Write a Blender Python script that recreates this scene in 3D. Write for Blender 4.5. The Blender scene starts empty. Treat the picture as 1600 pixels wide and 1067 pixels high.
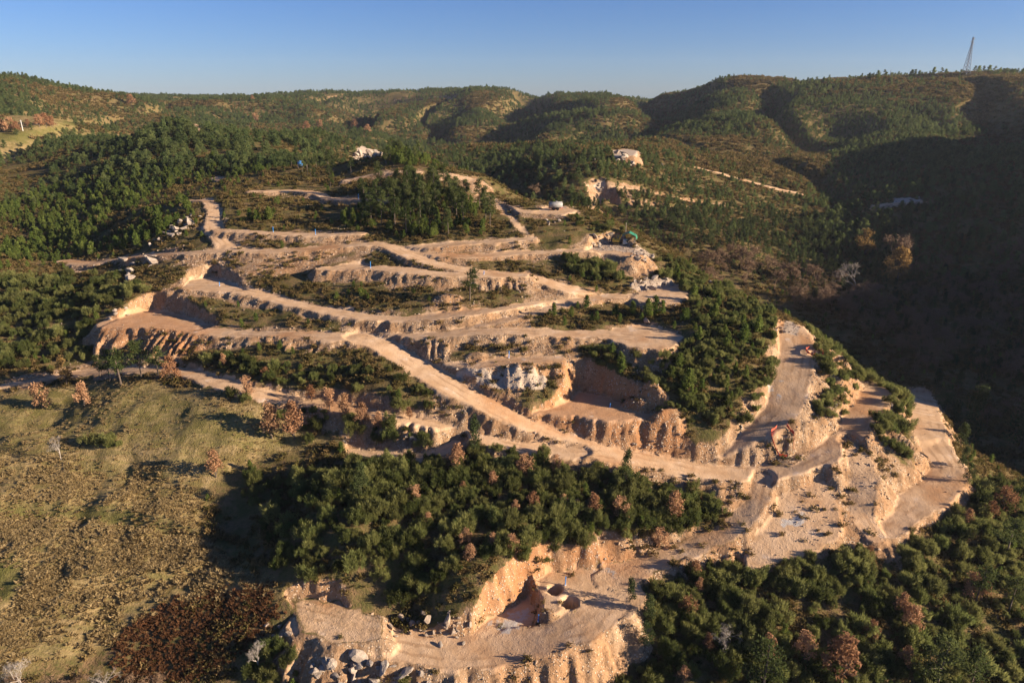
import bpy, math, random
import numpy as np
from mathutils import Vector, Matrix
R = math.radians
random.seed(7)
rng = np.random.default_rng(11)
scene = bpy.context.scene
col = scene.collection

# ------------------------------------------------------------------ camera, sky, sun, exposure
CAMZ = 100.0
PITCH = 20.0
FPX = 1070.0                      # focal length in pixels of the 1600 x 1067 frame
cam_data = bpy.data.cameras.new('camera')
cam = bpy.data.objects.new('camera', cam_data); col.objects.link(cam)
cam_data.sensor_width = 36.0
cam_data.lens = 36.0 * FPX / 1600.0
cam_data.clip_start = 0.5; cam_data.clip_end = 12000
cam.location = (0, 0, CAMZ)
cam.rotation_euler = (R(90 - PITCH), 0, 0)
scene.camera = cam

SUN_EL, SUN_AZ = 16.5, -13.0      # azimuth measured from +X, negative = behind the camera
sd = Vector((math.cos(R(SUN_AZ)) * math.cos(R(SUN_EL)), math.sin(R(SUN_AZ)) * math.cos(R(SUN_EL)), math.sin(R(SUN_EL))))
world = bpy.data.worlds.new('World'); scene.world = world; world.use_nodes = True
wn = world.node_tree.nodes; wl = world.node_tree.links
for n in list(wn): wn.remove(n)
sky = wn.new('ShaderNodeTexSky'); sky.sky_type = 'NISHITA'; sky.sun_disc = False
sky.sun_elevation = R(SUN_EL)
sky.sun_rotation = math.atan2(sd.x, sd.y)
sky.altitude = 900; sky.air_density = 1.0; sky.dust_density = 0.1; sky.ozone_density = 5.0
bg = wn.new('ShaderNodeBackground'); bg.inputs['Strength'].default_value = 0.052
wo = wn.new('ShaderNodeOutputWorld')
tint = wn.new('ShaderNodeMix'); tint.data_type = 'RGBA'; tint.blend_type = 'MULTIPLY'; tint.inputs[0].default_value = 1; tint.inputs[7].default_value = (.62, .67, .90, 1)
wl.new(sky.outputs[0], tint.inputs[6]); wl.new(tint.outputs[2], bg.inputs[0]); wl.new(bg.outputs[0], wo.inputs[0])
sun_data = bpy.data.lights.new('sun', 'SUN'); sun_data.energy = 5.0; sun_data.angle = R(0.5)
sun_data.color = (1.0, 0.82, 0.62)
sun = bpy.data.objects.new('sun', sun_data); col.objects.link(sun)
sun.rotation_euler = sd.to_track_quat('Z', 'Y').to_euler()
sun.location = (200, -50, 300)
vs = scene.view_settings
vs.view_transform = 'Standard'; vs.look = 'None'; vs.gamma = 1.0; vs.use_curve_mapping = False
vs.exposure = 1.42
scene.cycles.max_bounces = 5; scene.cycles.diffuse_bounces = 2; scene.cycles.transparent_max_bounces = 4
scene.cycles.use_adaptive_sampling = True

# ------------------------------------------------------------------ small helpers
CP, SP = math.cos(R(PITCH)), math.sin(R(PITCH))
def ray(u, v):                    # direction through a point of the photograph, scaled so that y = 1
    a = (u - 800.0) / FPX; b = (533.5 - v) / FPX
    d = np.array([a, CP + b * SP, -SP + b * CP])
    return d / d[1]
_tab = np.random.default_rng(3).random((256, 256)) * 2 - 1
def noise(x, y, s, seed=0):
    x = np.asarray(x) / s + seed * 17.31; y = np.asarray(y) / s + seed * 41.7
    xi = np.floor(x).astype(int); yi = np.floor(y).astype(int)
    fx = x - xi; fy = y - yi
    fx = fx * fx * fx * (fx * (fx * 6 - 15) + 10); fy = fy * fy * fy * (fy * (fy * 6 - 15) + 10)
    a = _tab[xi & 255, yi & 255]; b = _tab[(xi + 1) & 255, yi & 255]
    c = _tab[xi & 255, (yi + 1) & 255]; d = _tab[(xi + 1) & 255, (yi + 1) & 255]
    return (a * (1 - fx) + b * fx) * (1 - fy) + (c * (1 - fx) + d * fx) * fy
def fbm(x, y, s, o=4, seed=0):
    r = 0; amp = 1.0; tot = 0
    for k in range(o):
        r = r + noise(x, y, s / 2 ** k, seed + k) * amp; tot += amp; amp *= .5
    return r / tot
def sst(a, b, x):
    t = np.clip((x - a) / (b - a), 0, 1); return t * t * (3 - 2 * t)

# ------------------------------------------------------------------ terrain grid
def spaced(knots):                # [(value, step)...] -> samples with a smoothly varying step
    out = [knots[0][0]]
    kv = [k[0] for k in knots]; ks = [k[1] for k in knots]
    while out[-1] < kv[-1]: out.append(out[-1] + np.interp(out[-1], kv, ks))
    return np.array(out)
YR = spaced([(5, 6), (50, 2), (68, .45), (76, .29), (97, .29), (106, .42), (135, .42), (180, .6), (260, .95), (330, 1.6), (500, 3.2), (800, 6), (1500, 12), (2600, 40)])
SC = spaced([(-1.2, .04), (-.8, .008), (-.70, .0021), (.70, .0021), (.8, .008), (1.7, .04)])
OFF = 60.0
S2, Y2 = np.meshgrid(SC, YR)
X2 = S2 * (Y2 + OFF)
NR, NC = Y2.shape

# control points: (photo column, photo row, forward distance)
CPX = [
 (0,1067,72),(200,1067,74),(400,1067,73),(560,1060,75),(850,1055,76.5),(1000,1060,75.5),(1200,1060,75),(1400,1060,76),(1600,1060,78),
 (640,1015,77),(830,868,88.3),(740,893,85),(690,920,84),(640,955,83),(900,848,92.5),(960,858,92),(560,850,89.5),(480,780,101),(400,800,103),(450,900,87),(700,690,114),(1100,880,92),(1000,900,89),
 (1130,760,106.5),(1000,760,104.5),(850,780,101),(700,800,98.5),(1280,820,98.5),(1400,900,90.5),(1200,950,84.5),(1500,850,98),(1590,800,107),(1590,950,88),
 (1480,760,110),(1450,660,131),(1160,742,108.5),(1020,722,111),(880,690,114),(760,635,121),(640,565,135),(1370,600,139),(1240,560,135),(1240,500,152),
 (1130,560,130),(1150,462,178),(1050,530,139),(1000,460,165),(1060,400,203),(960,357,233),(870,325,250),(780,310,255),(820,430,170),(590,380,190),
 (250,395,195),(300,445,172),(190,500,158),(400,560,138),(300,585,136),(600,600,126),(500,310,240),(400,300,250),(320,315,240),(570,244,296),(640,246,292),(540,262,285),
 (690,262,280),(760,280,268),(480,650,122),(560,700,114),(450,480,158),(450,430,174),(700,480,152),(900,560,133),(1040,640,119),(1080,690,114),
 (150,560,150),(50,480,172),(50,600,140),(200,640,124),(350,660,119),(200,720,113),(50,720,113),(100,850,95),(250,850,95.5),(50,960,83),(300,960,83),
 (0,400,212),(100,420,200),(200,405,199),(120,345,278),(30,400,238),(165,285,322),(0,330,292),(60,290,340),(20,230,450),(110,202,520),(0,180,600),
 (0,119,850),(100,141,900),(200,156,1000),(350,160,1200),(450,149,1400),(280,197,400),(200,232,360),(350,222,380),(450,232,370),
 (350,280,300),(250,330,250),(200,370,222),(430,265,290),(500,202,480),(450,188,720),(250,165,800),
 (720,225,520),(700,203,680),(650,183,880),(800,266,410),(860,292,352),(760,250,455),(600,146,1500),(800,141,1300),(640,165,1150),(900,153,1400),(1030,142,1150),(540,170,1000),(720,160,1000),
 (970,242,400),(900,262,372),(930,290,345),(1060,312,360),(900,322,335),(1000,347,325),(1080,387,300),(1000,272,378),(1150,332,365),
 (1180,287,420),(1270,307,415),(1320,342,370),(1280,402,322),(1350,362,345),(1400,422,300),(1300,482,258),(1400,542,224),(1480,602,197),(1560,722,158),
 (1200,452,277),(1120,412,292),(1600,560,225),(1600,450,290),(1500,400,330),(1600,320,362),(1420,312,382),(1500,252,472),(1600,222,522),
 (1100,242,482),(1200,242,502),(1300,202,602),(1550,197,602),(1100,192,652),(800,202,602),(850,172,852),(950,192,702),(1000,150,952),
 (1140,113,1000),(1070,129,1000),(1250,127,902),(1400,131,852),(1510,129,752),(1600,124,722),(1400,162,702),(1250,160,750),
]
ctrl = []
for u, v, D in CPX:
    d = ray(u, v) * D
    ctrl.append((d[0], D, d[2]))
ctrl += [  # ground outside or behind what the picture shows: (x, forward, height below the camera)
 (-70,350,-50),(-10,350,-60),(35,318,-66),(15,305,-56),(62,280,-72),(72,240,-79),(88,215,-84),(112,185,-91),(50,262,-68),(-230,480,-40),(-170,490,-42),(-100,520,-46),(-300,520,-36),(-60,60,-82),(0,55,-86),(60,55,-88),(0,10,-92),(-80,10,-84),(90,10,-92),
 (170,110,-74),(230,130,-45),(300,150,-19),(300,190,-14),(340,225,-16),(300,270,-31),(380,300,-4),(440,345,14),(520,420,46),(560,500,42),(640,600,20),(760,700,40),(900,900,50),
 (240,60,-50),(330,60,-10),(400,150,10),(600,300,30),(800,450,50),(250,0,-40),
 (-190,200,-50),(-150,120,-64),(-260,300,-40),(-420,430,-20),(-900,800,50),(-150,60,-75),(-500,300,0),(-300,150,-45),
 (-700,1600,-10),(0,1800,-30),(800,1800,-10),(-1500,2600,-20),(0,2600,-60),(1500,2600,-40),(2500,2000,0),(-1800,1500,0),(0,2200,-50),(500,1350,-5),(900,1200,5),
]
ctrl = np.array(ctrl)
def warp(x, y): return np.stack([x / (y + OFF) * 2.0, np.log(np.asarray(y) + 25.0) * 1.6], -1)
def tps_fit(P, z, lam=2e-4):
    n = len(P); d = np.linalg.norm(P[:, None] - P[None], axis=-1)
    K = np.where(d > 0, d * d * np.log(d + 1e-12), 0) + np.eye(n) * lam
    Q = np.hstack([np.ones((n, 1)), P]); A = np.block([[K, Q], [Q.T, np.zeros((3, 3))]])
    return np.linalg.solve(A, np.concatenate([z, np.zeros(3)]))
WP = warp(ctrl[:, 0], ctrl[:, 1]); WC = tps_fit(WP, ctrl[:, 2])
def base_height(x, y):
    Q = warp(x, y).reshape(-1, 2); out = np.empty(len(Q))
    for i in range(0, len(Q), 60000):
        q = Q[i:i + 60000]
        d2 = (q[:, None, 0] - WP[None, :, 0]) ** 2 + (q[:, None, 1] - WP[None, :, 1]) ** 2
        out[i:i + 60000] = (.5 * d2 * np.log(d2 + 1e-20)) @ WC[:-3] + WC[-3] + q @ WC[-2:]
    return out.reshape(np.shape(x)) + CAMZ
# evaluate on every third node and interpolate
def base_grid():
    ri = np.unique(np.append(np.arange(0, NR, 3), NR - 1)); ci = np.unique(np.append(np.arange(0, NC, 3), NC - 1))
    g = base_height(X2[np.ix_(ri, ci)], Y2[np.ix_(ri, ci)])
    t = np.empty((len(ri), NC))
    for k in range(len(ri)): t[k] = np.interp(np.arange(NC), ci, g[k])
    fr = np.interp(np.arange(NR), ri, np.arange(len(ri))); i0 = np.clip(fr.astype(int), 0, len(ri) - 2); f = (fr - i0)[:, None]
    return t[i0] * (1 - f) + t[i0 + 1] * f
ZB = base_grid()
ZB = ZB + fbm(X2, Y2, 45, 3, 5) * np.clip(Y2 / 250, .5, 6) + fbm(X2, Y2, 240, 3, 8) * np.clip((Y2 - 380) / 22, 0, 15) * np.clip((1450 - Y2) / 300, .35, 1)
spur = 1 - np.abs(noise(X2 + fbm(X2, Y2, 200, 2, 14) * 60, Y2 * .32, 95, 12)) * 2.4
ZB = ZB - np.clip(spur, 0, 1) ** 1.5 * np.clip((Y2 - 330) / 16, 0, 27) * np.clip((1500 - Y2) / 400, .3, 1)
Z = ZB.copy()
def lookup(G, x, y):
    fc = np.interp(np.asarray(x) / (np.asarray(y) + OFF), SC, np.arange(NC)); fr = np.interp(y, YR, np.arange(NR))
    c0 = np.clip(fc.astype(int), 0, NC - 2); r0 = np.clip(fr.astype(int), 0, NR - 2); a = fc - c0; b = fr - r0
    return (G[r0, c0] * (1 - a) + G[r0, c0 + 1] * a) * (1 - b) + (G[r0 + 1, c0] * (1 - a) + G[r0 + 1, c0 + 1] * a) * b
_ys = np.geomspace(45, 2500, 2600)
def hit(u, v, G=None, off=0.0):   # where the ray through a point of the photograph meets the ground
    G = Z if G is None else G
    d = ray(u, v); zz = CAMZ + d[2] * _ys; h = lookup(G, d[0] * _ys, _ys) + off
    k = np.argmax(zz < h)
    if not (zz < h).any(): k = len(_ys) - 1
    k = max(k, 1)
    e0 = zz[k - 1] - h[k - 1]; e1 = zz[k] - h[k]
    t = e0 / (e0 - e1) if abs(e0 - e1) > 1e-9 else 1.0
    y = _ys[k - 1] + (_ys[k] - _ys[k - 1]) * min(max(t, 0), 1)
    return np.array([d[0] * y, y, float(lookup(G, np.array([d[0] * y]), np.array([y]))[0]) + off])

def carve(px, depth, width):      # a side valley in the far hills
    P = densify(np.array([hit(u, v, ZB) for u, v in px]), 25); best = np.full(X2.shape, 1e9)
    for a, b in zip(P[:-1], P[1:]):
        ab = b - a; t = np.clip(((X2 - a[0]) * ab[0] + (Y2 - a[1]) * ab[1]) / (ab[0] ** 2 + ab[1] ** 2 + 1e-9), 0, 1)
        best = np.minimum(best, np.hypot(X2 - a[0] - ab[0] * t, Y2 - a[1] - ab[1] * t))
    d = best + fbm(X2, Y2, 60, 2, 95) * width * .3
    return -depth * np.exp(-(d / width) ** 2) * sst(420, 540, Y2)
DIRT = np.zeros_like(Z); BANK = np.zeros_like(Z); RUT = np.zeros_like(Z)
WHITE = np.zeros_like(Z); MEAD = np.zeros_like(Z); GREEN = np.zeros_like(Z); BRACK = np.zeros_like(Z); CLAY = np.zeros_like(Z)
EDGE = fbm(X2, Y2, 1.7, 2, 21) * .7 + fbm(X2, Y2, 13, 3, 23) * .8     # uneven bank edges

def densify(P, step=1.2):
    P = np.array(P); n = len(P)
    if n < 3: Q = P
    out = []
    for i in range(n - 1):
        p0 = P[max(i - 1, 0)]; p1 = P[i]; p2 = P[i + 1]; p3 = P[min(i + 2, n - 1)]
        L = max(2, int(np.linalg.norm(p2 - p1) / step))
        for t in np.linspace(0, 1, L, endpoint=False):
            out.append(.5 * ((2 * p1) + (-p0 + p2) * t + (2 * p0 - 5 * p1 + 4 * p2 - p3) * t * t + (-p0 + 3 * p1 - 3 * p2 + p3) * t ** 3))
    out.append(P[-1]); return np.array(out)
def box_sel(P, m):
    lo = P[:, :2].min(0) - m; hi = P[:, :2].max(0) + m
    r0, r1 = np.searchsorted(YR, [lo[1], hi[1]]); r0 = max(r0 - 1, 0)
    ss = [lo[0] / (YR[r0] + OFF), lo[0] / (hi[1] + OFF), hi[0] / (YR[r0] + OFF), hi[0] / (hi[1] + OFF)]
    c0, c1 = np.searchsorted(SC, [min(ss), max(ss)])
    return slice(r0, r1 + 1), slice(max(c0 - 1, 0), c1 + 1)
def apply(sl, d, zr, w, cs, fs, dirt, side=None, rough=1.0, arc=None):
    e = np.clip(d - w + EDGE[sl] * rough * .6 * np.clip((d - w + 1.0), 0, 1), 0, None)
    if arc is not None:
        fl = noise(arc, arc * .13, .8, 81) * .34 + noise(arc, arc * .07, 2.9, 83) * .22 + noise(arc, arc * .05, 8, 85) * .45
        e = e * np.clip(1 + fl * (.55 + .6 * noise(arc, arc * .03, 17, 87)), .5, 1.7)
    old = Z[sl]; new = np.minimum(np.maximum(old, zr - e * fs - np.clip(e - 3.5, 0, None) * 1.6), zr + e * cs + np.clip(e - 6, 0, None) * 2)
    inside = sst(w + .5, w - .5, d + EDGE[sl] * 1.25)
    ch = np.clip(np.abs(new - old) / .5, 0, 1) * (d < w + 25)
    Z[sl] = new
    BANK[sl] = np.maximum(BANK[sl] * 1.0, ch * (1 - inside))
    DIRT[sl] = np.where(inside > .5, np.maximum(DIRT[sl] * (1 - inside), inside * dirt), np.minimum(DIRT[sl], 1 - ch * .9))
    DIRT[sl] = np.maximum(DIRT[sl], inside * dirt)
    if side is not None: RUT[sl] = np.where(d < w + 1.5, side, RUT[sl])
def road(px, w, off=0.0, cs=1.7, fs=.95, dirt=1.0, smooth=9, pts=None, rough=1.0):
    P = np.array([hit(u, v, ZB, off) for u, v in px]) if pts is None else np.array(pts)
    ws = w; w = float(np.max(w)); P = np.hstack([P, np.broadcast_to(np.asarray(ws, float), len(P))[:, None]])
    P = densify(P)
    k = np.ones(smooth) / smooth
    zp = np.pad(P[:, 2], smooth // 2, mode='edge'); P[:, 2] = np.convolve(zp, k, 'valid')[:len(P)]
    sl = box_sel(P, w + 14); x = X2[sl]; y = Y2[sl]
    best = np.full(x.shape, 1e9); zr = np.zeros(x.shape); sd_ = np.zeros(x.shape); arc = np.zeros(x.shape); W = np.full(x.shape, w); run = random.random() * 900
    for a, b in zip(P[:-1], P[1:]):
        m = (np.abs(x - a[0]) < w + 16) & (np.abs(y - a[1]) < w + 16)
        if not m.any(): continue
        xm = x[m]; ym = y[m]; ab = b - a; L2 = ab[0] ** 2 + ab[1] ** 2 + 1e-9
        t = np.clip(((xm - a[0]) * ab[0] + (ym - a[1]) * ab[1]) / L2, 0, 1)
        dx = xm - a[0] - ab[0] * t; dy = ym - a[1] - ab[1] * t; d = np.hypot(dx, dy)
        bm = best[m]; q = d < bm
        bm[q] = d[q]; best[m] = bm
        wm = W[m]; wm[q] = (a[3] + ab[3] * t)[q]; W[m] = wm
        zm = zr[m]; zm[q] = (a[2] + ab[2] * t)[q]; zr[m] = zm
        am = arc[m]; am[q] = (run + math.sqrt(L2) * t)[q]; arc[m] = am; run += math.sqrt(L2)
        sm = sd_[m]; sm[q] = ((dx * ab[1] - dy * ab[0]) / math.sqrt(L2))[q]; sd_[m] = sm
    ok = best < w + 14
    apply(sl, np.where(ok, best, 1e4), np.where(ok, zr, Z[sl]), W, cs, fs, dirt, sd_, rough, arc + np.sign(sd_) * 300)
    return P
def inpoly(x, y, P):
    c = np.zeros(np.shape(x), bool); n = len(P)
    for i in range(n):
        x0, y0 = P[i][:2]; x1, y1 = P[(i + 1) % n][:2]
        if y0 == y1: continue
        m = ((y0 > y) != (y1 > y)) & (x < (x1 - x0) * (y - y0) / (y1 - y0) + x0); c ^= m
    return c
def polydist(x, y, P, want_arc=False):
    best = np.full(np.shape(x), 1e9); arc = np.zeros(np.shape(x)); n = len(P); run = 50.0
    for i in range(n):
        a = P[i]; b = P[(i + 1) % n]; ab = b - a; L2 = ab[0] ** 2 + ab[1] ** 2 + 1e-9
        t = np.clip(((x - a[0]) * ab[0] + (y - a[1]) * ab[1]) / L2, 0, 1)
        d = np.hypot(x - a[0] - ab[0] * t, y - a[1] - ab[1] * t); q = d < best
        arc = np.where(q, run + math.sqrt(L2) * t, arc); best = np.where(q, d, best); run += math.sqrt(L2)
    best = np.where(inpoly(x, y, P), -best, best)
    return (best, arc) if want_arc else best
def on_level(u, v, z):            # where the ray through a photo point meets a level plane
    d = ray(u, v); y = (z - CAMZ) / d[2]; return np.array([d[0] * y, y, z])
def pad(px, z=None, off=0.0, cs=2.2, fs=1.0, dirt=1.0, rough=1.0, tilt=(0, 0)):
    if z is None: mv = np.median([q[1] for q in px]); z = float(np.mean([hit(u, v, ZB, off)[2] for u, v in px if v >= mv]))
    P = np.array([on_level(u, v, z) for u, v in px])
    sl = box_sel(P, 16); d, arc = polydist(X2[sl], Y2[sl], P, True); c = P.mean(0)
    zr = z + (X2[sl] - c[0]) * tilt[0] + (Y2[sl] - c[1]) * tilt[1]
    apply(sl, np.where(d < 15, d, 1e4), np.where(d < 15, zr, Z[sl]), 0, cs, fs, dirt, None, rough, arc)
    return P, z
def mound(u, v, rx, ry, h, rot=0.0, bank=1.0):
    p = hit(u, v); sl = box_sel(np.array([p]), max(rx, ry) * 1.3)
    x = X2[sl] - p[0]; y = Y2[sl] - p[1]; c, s = math.cos(rot), math.sin(rot)
    r = np.hypot((x * c + y * s) / rx, (-x * s + y * c) / ry) + EDGE[sl] * .12
    k = np.clip(1 - r, 0, 1); Z[sl] += h * np.minimum(k * 1.5, 1) * sst(0, .15, k); BANK[sl] = np.maximum(BANK[sl], bank * sst(0, .12, k)); DIRT[sl] *= 1 - sst(0, .12, k)
def paint(G, px, val=1.0, soft=1.2, jag=1.0, pts=None):
    P = np.array([hit(u, v) for u, v in px]) if pts is None else np.array(pts)
    sl = box_sel(P, 6); d = polydist(X2[sl], Y2[sl], P)
    k = sst(soft, -soft, d + EDGE[sl] * jag) * val
    G[sl] = np.maximum(G[sl], k) if val > 0 else np.minimum(G[sl], 1 + k)
    return P

CV = sum(carve(*q) for q in (([(690,222),(650,197),(660,178),(700,162)], 24, 48), ([(470,196),(510,180),(560,168),(590,156)], 20, 55), ([(870,206),(950,198),(1030,178),(1045,155)], 24, 45),
    ([(1150,235),(1230,215),(1320,190)], 16, 36), ([(210,178),(330,168),(390,160)], 20, 60), ([(800,205),(790,180),(840,160)], 20, 45), ([(60,175),(140,160),(180,152)], 16, 40)))
ZB = ZB + CV; Z = ZB.copy()
# ------------------------------------------------------------------ roads, benches and pits, far to near
road([(622,156),(680,152),(742,143)], 5, 0, dirt=.55); road([(470,154),(525,150)], 5, 0, dirt=.5); road([(303,193),(307,200),(311,208)], 2.6, 0, dirt=.7); pad([(328,279),(342,275),(352,279),(340,283)], off=.4)
road([(1090,262),(1130,272),(1165,282),(1210,294),(1250,303)], 2.6, .3, dirt=.9)
road([(920,290),(960,292),(1010,300),(1060,312),(1130,322)], 1.7, -.6, dirt=.9, cs=1.3)
pad([(955,236),(975,232),(998,236),(990,244),(960,244)], off=1)
road([(1370,322),(1400,317),(1440,314)], 3, 1)
road([(880,322),(930,322),(980,322),(1080,326)], 1.3, -.3, dirt=.5)
road([(545,282),(585,272),(625,268),(650,268)], 2.52, .5)
road([(680,272),(705,272),(735,283)], 3.36, .5)
road([(395,299),(430,298),(467,298),(498,303),(515,310),(560,312),(600,313)], 2.52, .6)
road([(300,314),(325,313),(334,330),(333,350),(340,368),(352,382),(378,391)], 2.52, .0, cs=1.6)
road([(345,360),(385,361),(422,364),(470,367),(515,367),(560,364)], 2.35, .6)
road([(755,305),(775,318),(805,328),(845,331),(880,328)], 2.69, .4)
pad([(835,333),(850,324),(885,322),(900,330),(880,336)], off=.5)
road([(770,315),(800,342),(815,358),(830,370)], 1.68, 0, dirt=.7, cs=1, fs=1)
road([(645,388),(690,383),(737,379),(795,375),(832,372)], 2.35, .3)
road([(628,392),(670,399),(737,400),(790,397),(838,394),(880,393),(912,390),(945,384)], 2.18, .3)
pad([(915,394),(930,384),(962,378),(990,386),(1010,398),(985,402),(950,396)], off=1.6)
road([(100,408),(150,412),(180,405),(240,398),(300,394),(360,392),(430,392),(500,388),(560,382),(600,382),(640,398),(690,414),(750,424),(820,430),(870,446),(930,462),(985,463)], 2.52, .4)
pad([(985,466),(1000,452),(1055,446),(1078,462),(1060,474),(1015,476)], off=1.0)
road([(505,420),(560,417),(620,420),(690,428),(750,430),(810,430)], 2.52, 1.2)
pad([(495,421),(535,413),(570,412),(590,419),(540,424)], off=.8)
road([(300,448),(350,447),(400,458),(484,480),(569,494),(636,499),(704,492),(770,484),(838,475),(900,470),(945,464)], 2.35, .3)
pad([(280,452),(295,438),(335,432),(365,442),(385,455),(340,458)], off=.3)
road([(700,521),(740,512),(790,499),(838,487),(880,476)], 1.85, .0, dirt=.9)
road([(170,505),(260,508),(350,520),(450,522),(540,526),(620,527),(690,522),(760,517),(830,518),(900,522),(960,522),(1030,530)], 2.44, .5)
pad([(160,510),(200,492),(240,484),(290,492),(340,512),(300,520),(230,514)], off=.5, cs=2.0)
pad([(945,528),(960,512),(1005,508),(1068,520),(1072,530),(1035,548),(985,542)], off=1.2)
road([(680,573),(720,574),(775,566),(840,562),(870,560)], 2.0, .4, dirt=.9)
pad([(800,656),(830,644),(880,632),(905,612),(925,612),(960,624),(1035,648),(1000,658),(930,662),(860,664)], off=1.0, cs=2.4, fs=.9)
road([(1120,738),(1152,712),(1178,684),(1205,660),(1226,632),(1240,582),(1246,540),(1236,508)], [2.6,2.6,2.7,3,3.4,3.8,3.6,2.8], .05)
road([(560,527),(600,540),(640,566),(700,600),(760,634),(820,664),(880,689),(950,708),(1020,722),(1090,735),(1160,742),(1230,735),(1290,712),(1328,682),(1350,645),(1372,610)], 3.0, .0)
road([(1440,615),(1448,660),(1462,700),(1482,735),(1465,762),(1420,792),(1375,826)], 3.4, -.3, fs=1.6)
road([(1325,686),(1343,716),(1350,750),(1345,800),(1368,842)], [1.6,2.3,2.5,2.4,1.8], .1, dirt=.7, cs=1.2)
pad([(1180,795),(1220,778),(1285,766),(1312,782),(1315,830),(1260,850),(1170,862)], z=31.6, dirt=.7, cs=1.6, tilt=(.03, .27))
road([(0,604),(70,592),(140,582),(220,577),(285,580),(335,596),(400,612),(470,627),(560,642),(640,660),(700,672),(770,688),(850,704),(905,708)], 2.0, -.1, cs=1.8)
road([(552,706),(620,713),(680,712),(715,692)], [1.2,1.7,1.8,1.5], -.9, dirt=.8, cs=1.2)
# the excavated pit in front
PITZ = hit(770, 985, ZB)[2]
pad([(838,905),(870,890),(935,888),(990,900),(1010,935),(985,965),(930,978),(872,972),(848,950)], z=CAMZ-72.2, cs=2.8, fs=1.3, dirt=.9)
road(None, [1.6,2.2,2.4,2.4,2.4,2.6], pts=[hit(1192,741,ZB), hit(1184,780,ZB,.9), hit(1150,818,ZB,.7), hit(1090,848,ZB), on_level(1015,880,CAMZ-71.4), on_level(955,905,CAMZ-72.2)], dirt=.8, cs=1.3)
pad([(722,1008),(745,980),(785,955),(826,932),(838,952),(838,988),(796,1018)], z=CAMZ-74.2, cs=2.6, fs=1.2, dirt=.8)
road([(440,965)], 3.2, 0, pts=[on_level(u, v, CAMZ - d) for u, v, d in ((480,972,72.8),(530,986,73.3),(600,1003,74),(680,1016,74.3),(750,1018,74.3),(815,1006,74),(870,992,73),(920,972,72.4),(950,945,72.2))], cs=2.2, fs=1.2)
pad([(450,935),(520,938),(600,965),(600,1000),(520,1010),(465,992)], z=CAMZ-72.6, cs=1.5, fs=.9, dirt=.6)
# spoil heaps
mound(1005, 632, 5.0, 2.6, 2.2, -.4)
mound(1040, 660, 4, 3.0, 1.0, .2)
mound(820, 590, 5, 3, 1.2); mound(1238, 712, 5, 2.0, .4, .5)
mound(745, 558, 2.5, 1.5, .8); mound(700, 468, 4, 2, 1.0)
def shaft(u, v, r, depth):
    p = hit(u, v); sl = box_sel(np.array([p]), r + 3)
    d = np.hypot(X2[sl] - p[0], Y2[sl] - p[1]) + EDGE[sl] * .08
    Z[sl] -= depth * sst(r + .14, r - .14, d); Z[sl] += .06 * np.exp(-((d - r - .7) / .5) ** 2)
for a in ((866, 921, 1.05, 6.5), (890, 941, 1.15, 6.5), (1222, 690, .8, .7), (1272, 552, .8, .8)): shaft(*a)

# loose soil thrown out along the works
def blur(G, r):
    for ax in (0, 1):
        c = np.cumsum(np.pad(G, [(r + 1, r) if k == ax else (0, 0) for k in (0, 1)], mode='edge'), axis=ax)
        G = (np.take(c, np.arange(2 * r + 1, c.shape[ax]), ax) - np.take(c, np.arange(0, c.shape[ax] - 2 * r - 1), ax)) / (2 * r + 1)
    return G
spill = blur(np.clip(BANK + DIRT, 0, 1), 7)
BANK = np.maximum(BANK, np.clip(spill * 1.7 + fbm(X2, Y2, 7, 3, 97) * .9 - .35, 0, .85) * np.clip((310 - Y2) / 40, 0, 1) * np.clip((Y2 - 96) / 10, 0, 1) * (1 - DIRT))
# fine relief
slope = np.hypot(np.gradient(Z, axis=0) / np.gradient(Y2, axis=0), np.gradient(Z, axis=1) / np.gradient(X2, axis=1))
near = np.clip(1.6 - Y2 / 320, 0, 1)
MD = np.zeros_like(Z)
paint(MD, [(-60,640),(140,620),(330,650),(480,700),(400,722),(330,760),(300,830),(420,905),(300,940),(180,1000),(-60,1067),(-80,800)], 1, 4, 1)
Z += MD * (fbm(X2, Y2, 13, 3, 43) * 1.1 + fbm(X2, Y2, 3.5, 2, 44) * .25)
wild = (1 - DIRT) * (1 - BANK)
Z += near * wild * fbm(X2, Y2, 6, 3, 31) * .55
Z += near * BANK * (1 - DIRT) * (fbm(X2, Y2, 1.3, 3, 35)) * np.clip(slope, .25, 1.2) * .6
Z += near * DIRT * fbm(X2, Y2, 1.5, 2, 39) * .05

# ------------------------------------------------------------------ ground materials by place
for q, dz in (([(-60,800),(60,793),(160,803),(240,815),(310,836)], 1.1), ([(-60,735),(100,728),(200,737),(280,752)], .8), ([(120,905),(250,905),(330,880)], .9), ([(-40,700),(120,705),(250,712)], .7)):
    Q = densify(np.array([hit(u, v) for u, v in q])); sl = box_sel(Q, 9); yy = np.interp(X2[sl], Q[:, 0][np.argsort(Q[:, 0])], Q[:, 1][np.argsort(Q[:, 0])])
    d = Y2[sl] - yy; w_ = sst(Q[:, 0].min() - 4, Q[:, 0].min() + 4, X2[sl]) * sst(Q[:, 0].max() + 4, Q[:, 0].max() - 4, X2[sl])
    Z[sl] += dz * w_ * (sst(-.6, .5, d) * sst(8, 1, d) - .45 * np.exp(-((d + 1.3) / .8) ** 2))
paint(MEAD, [(-60,615),(60,606),(140,598),(260,600),(330,618),(420,640),(520,690),(400,722),(330,760),(300,830),(420,905),(445,935),(300,940),(180,1000),(-60,1067),(-80,800)])
paint(GREEN, [(-40,620),(140,606),(250,606),(330,640),(430,665),(480,695),(330,700),(200,690),(100,690),(-40,700)], .4)
paint(GREEN, [(-40,795),(80,790),(160,800),(240,812),(300,832),(230,826),(120,808),(-40,812)], .8)
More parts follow.
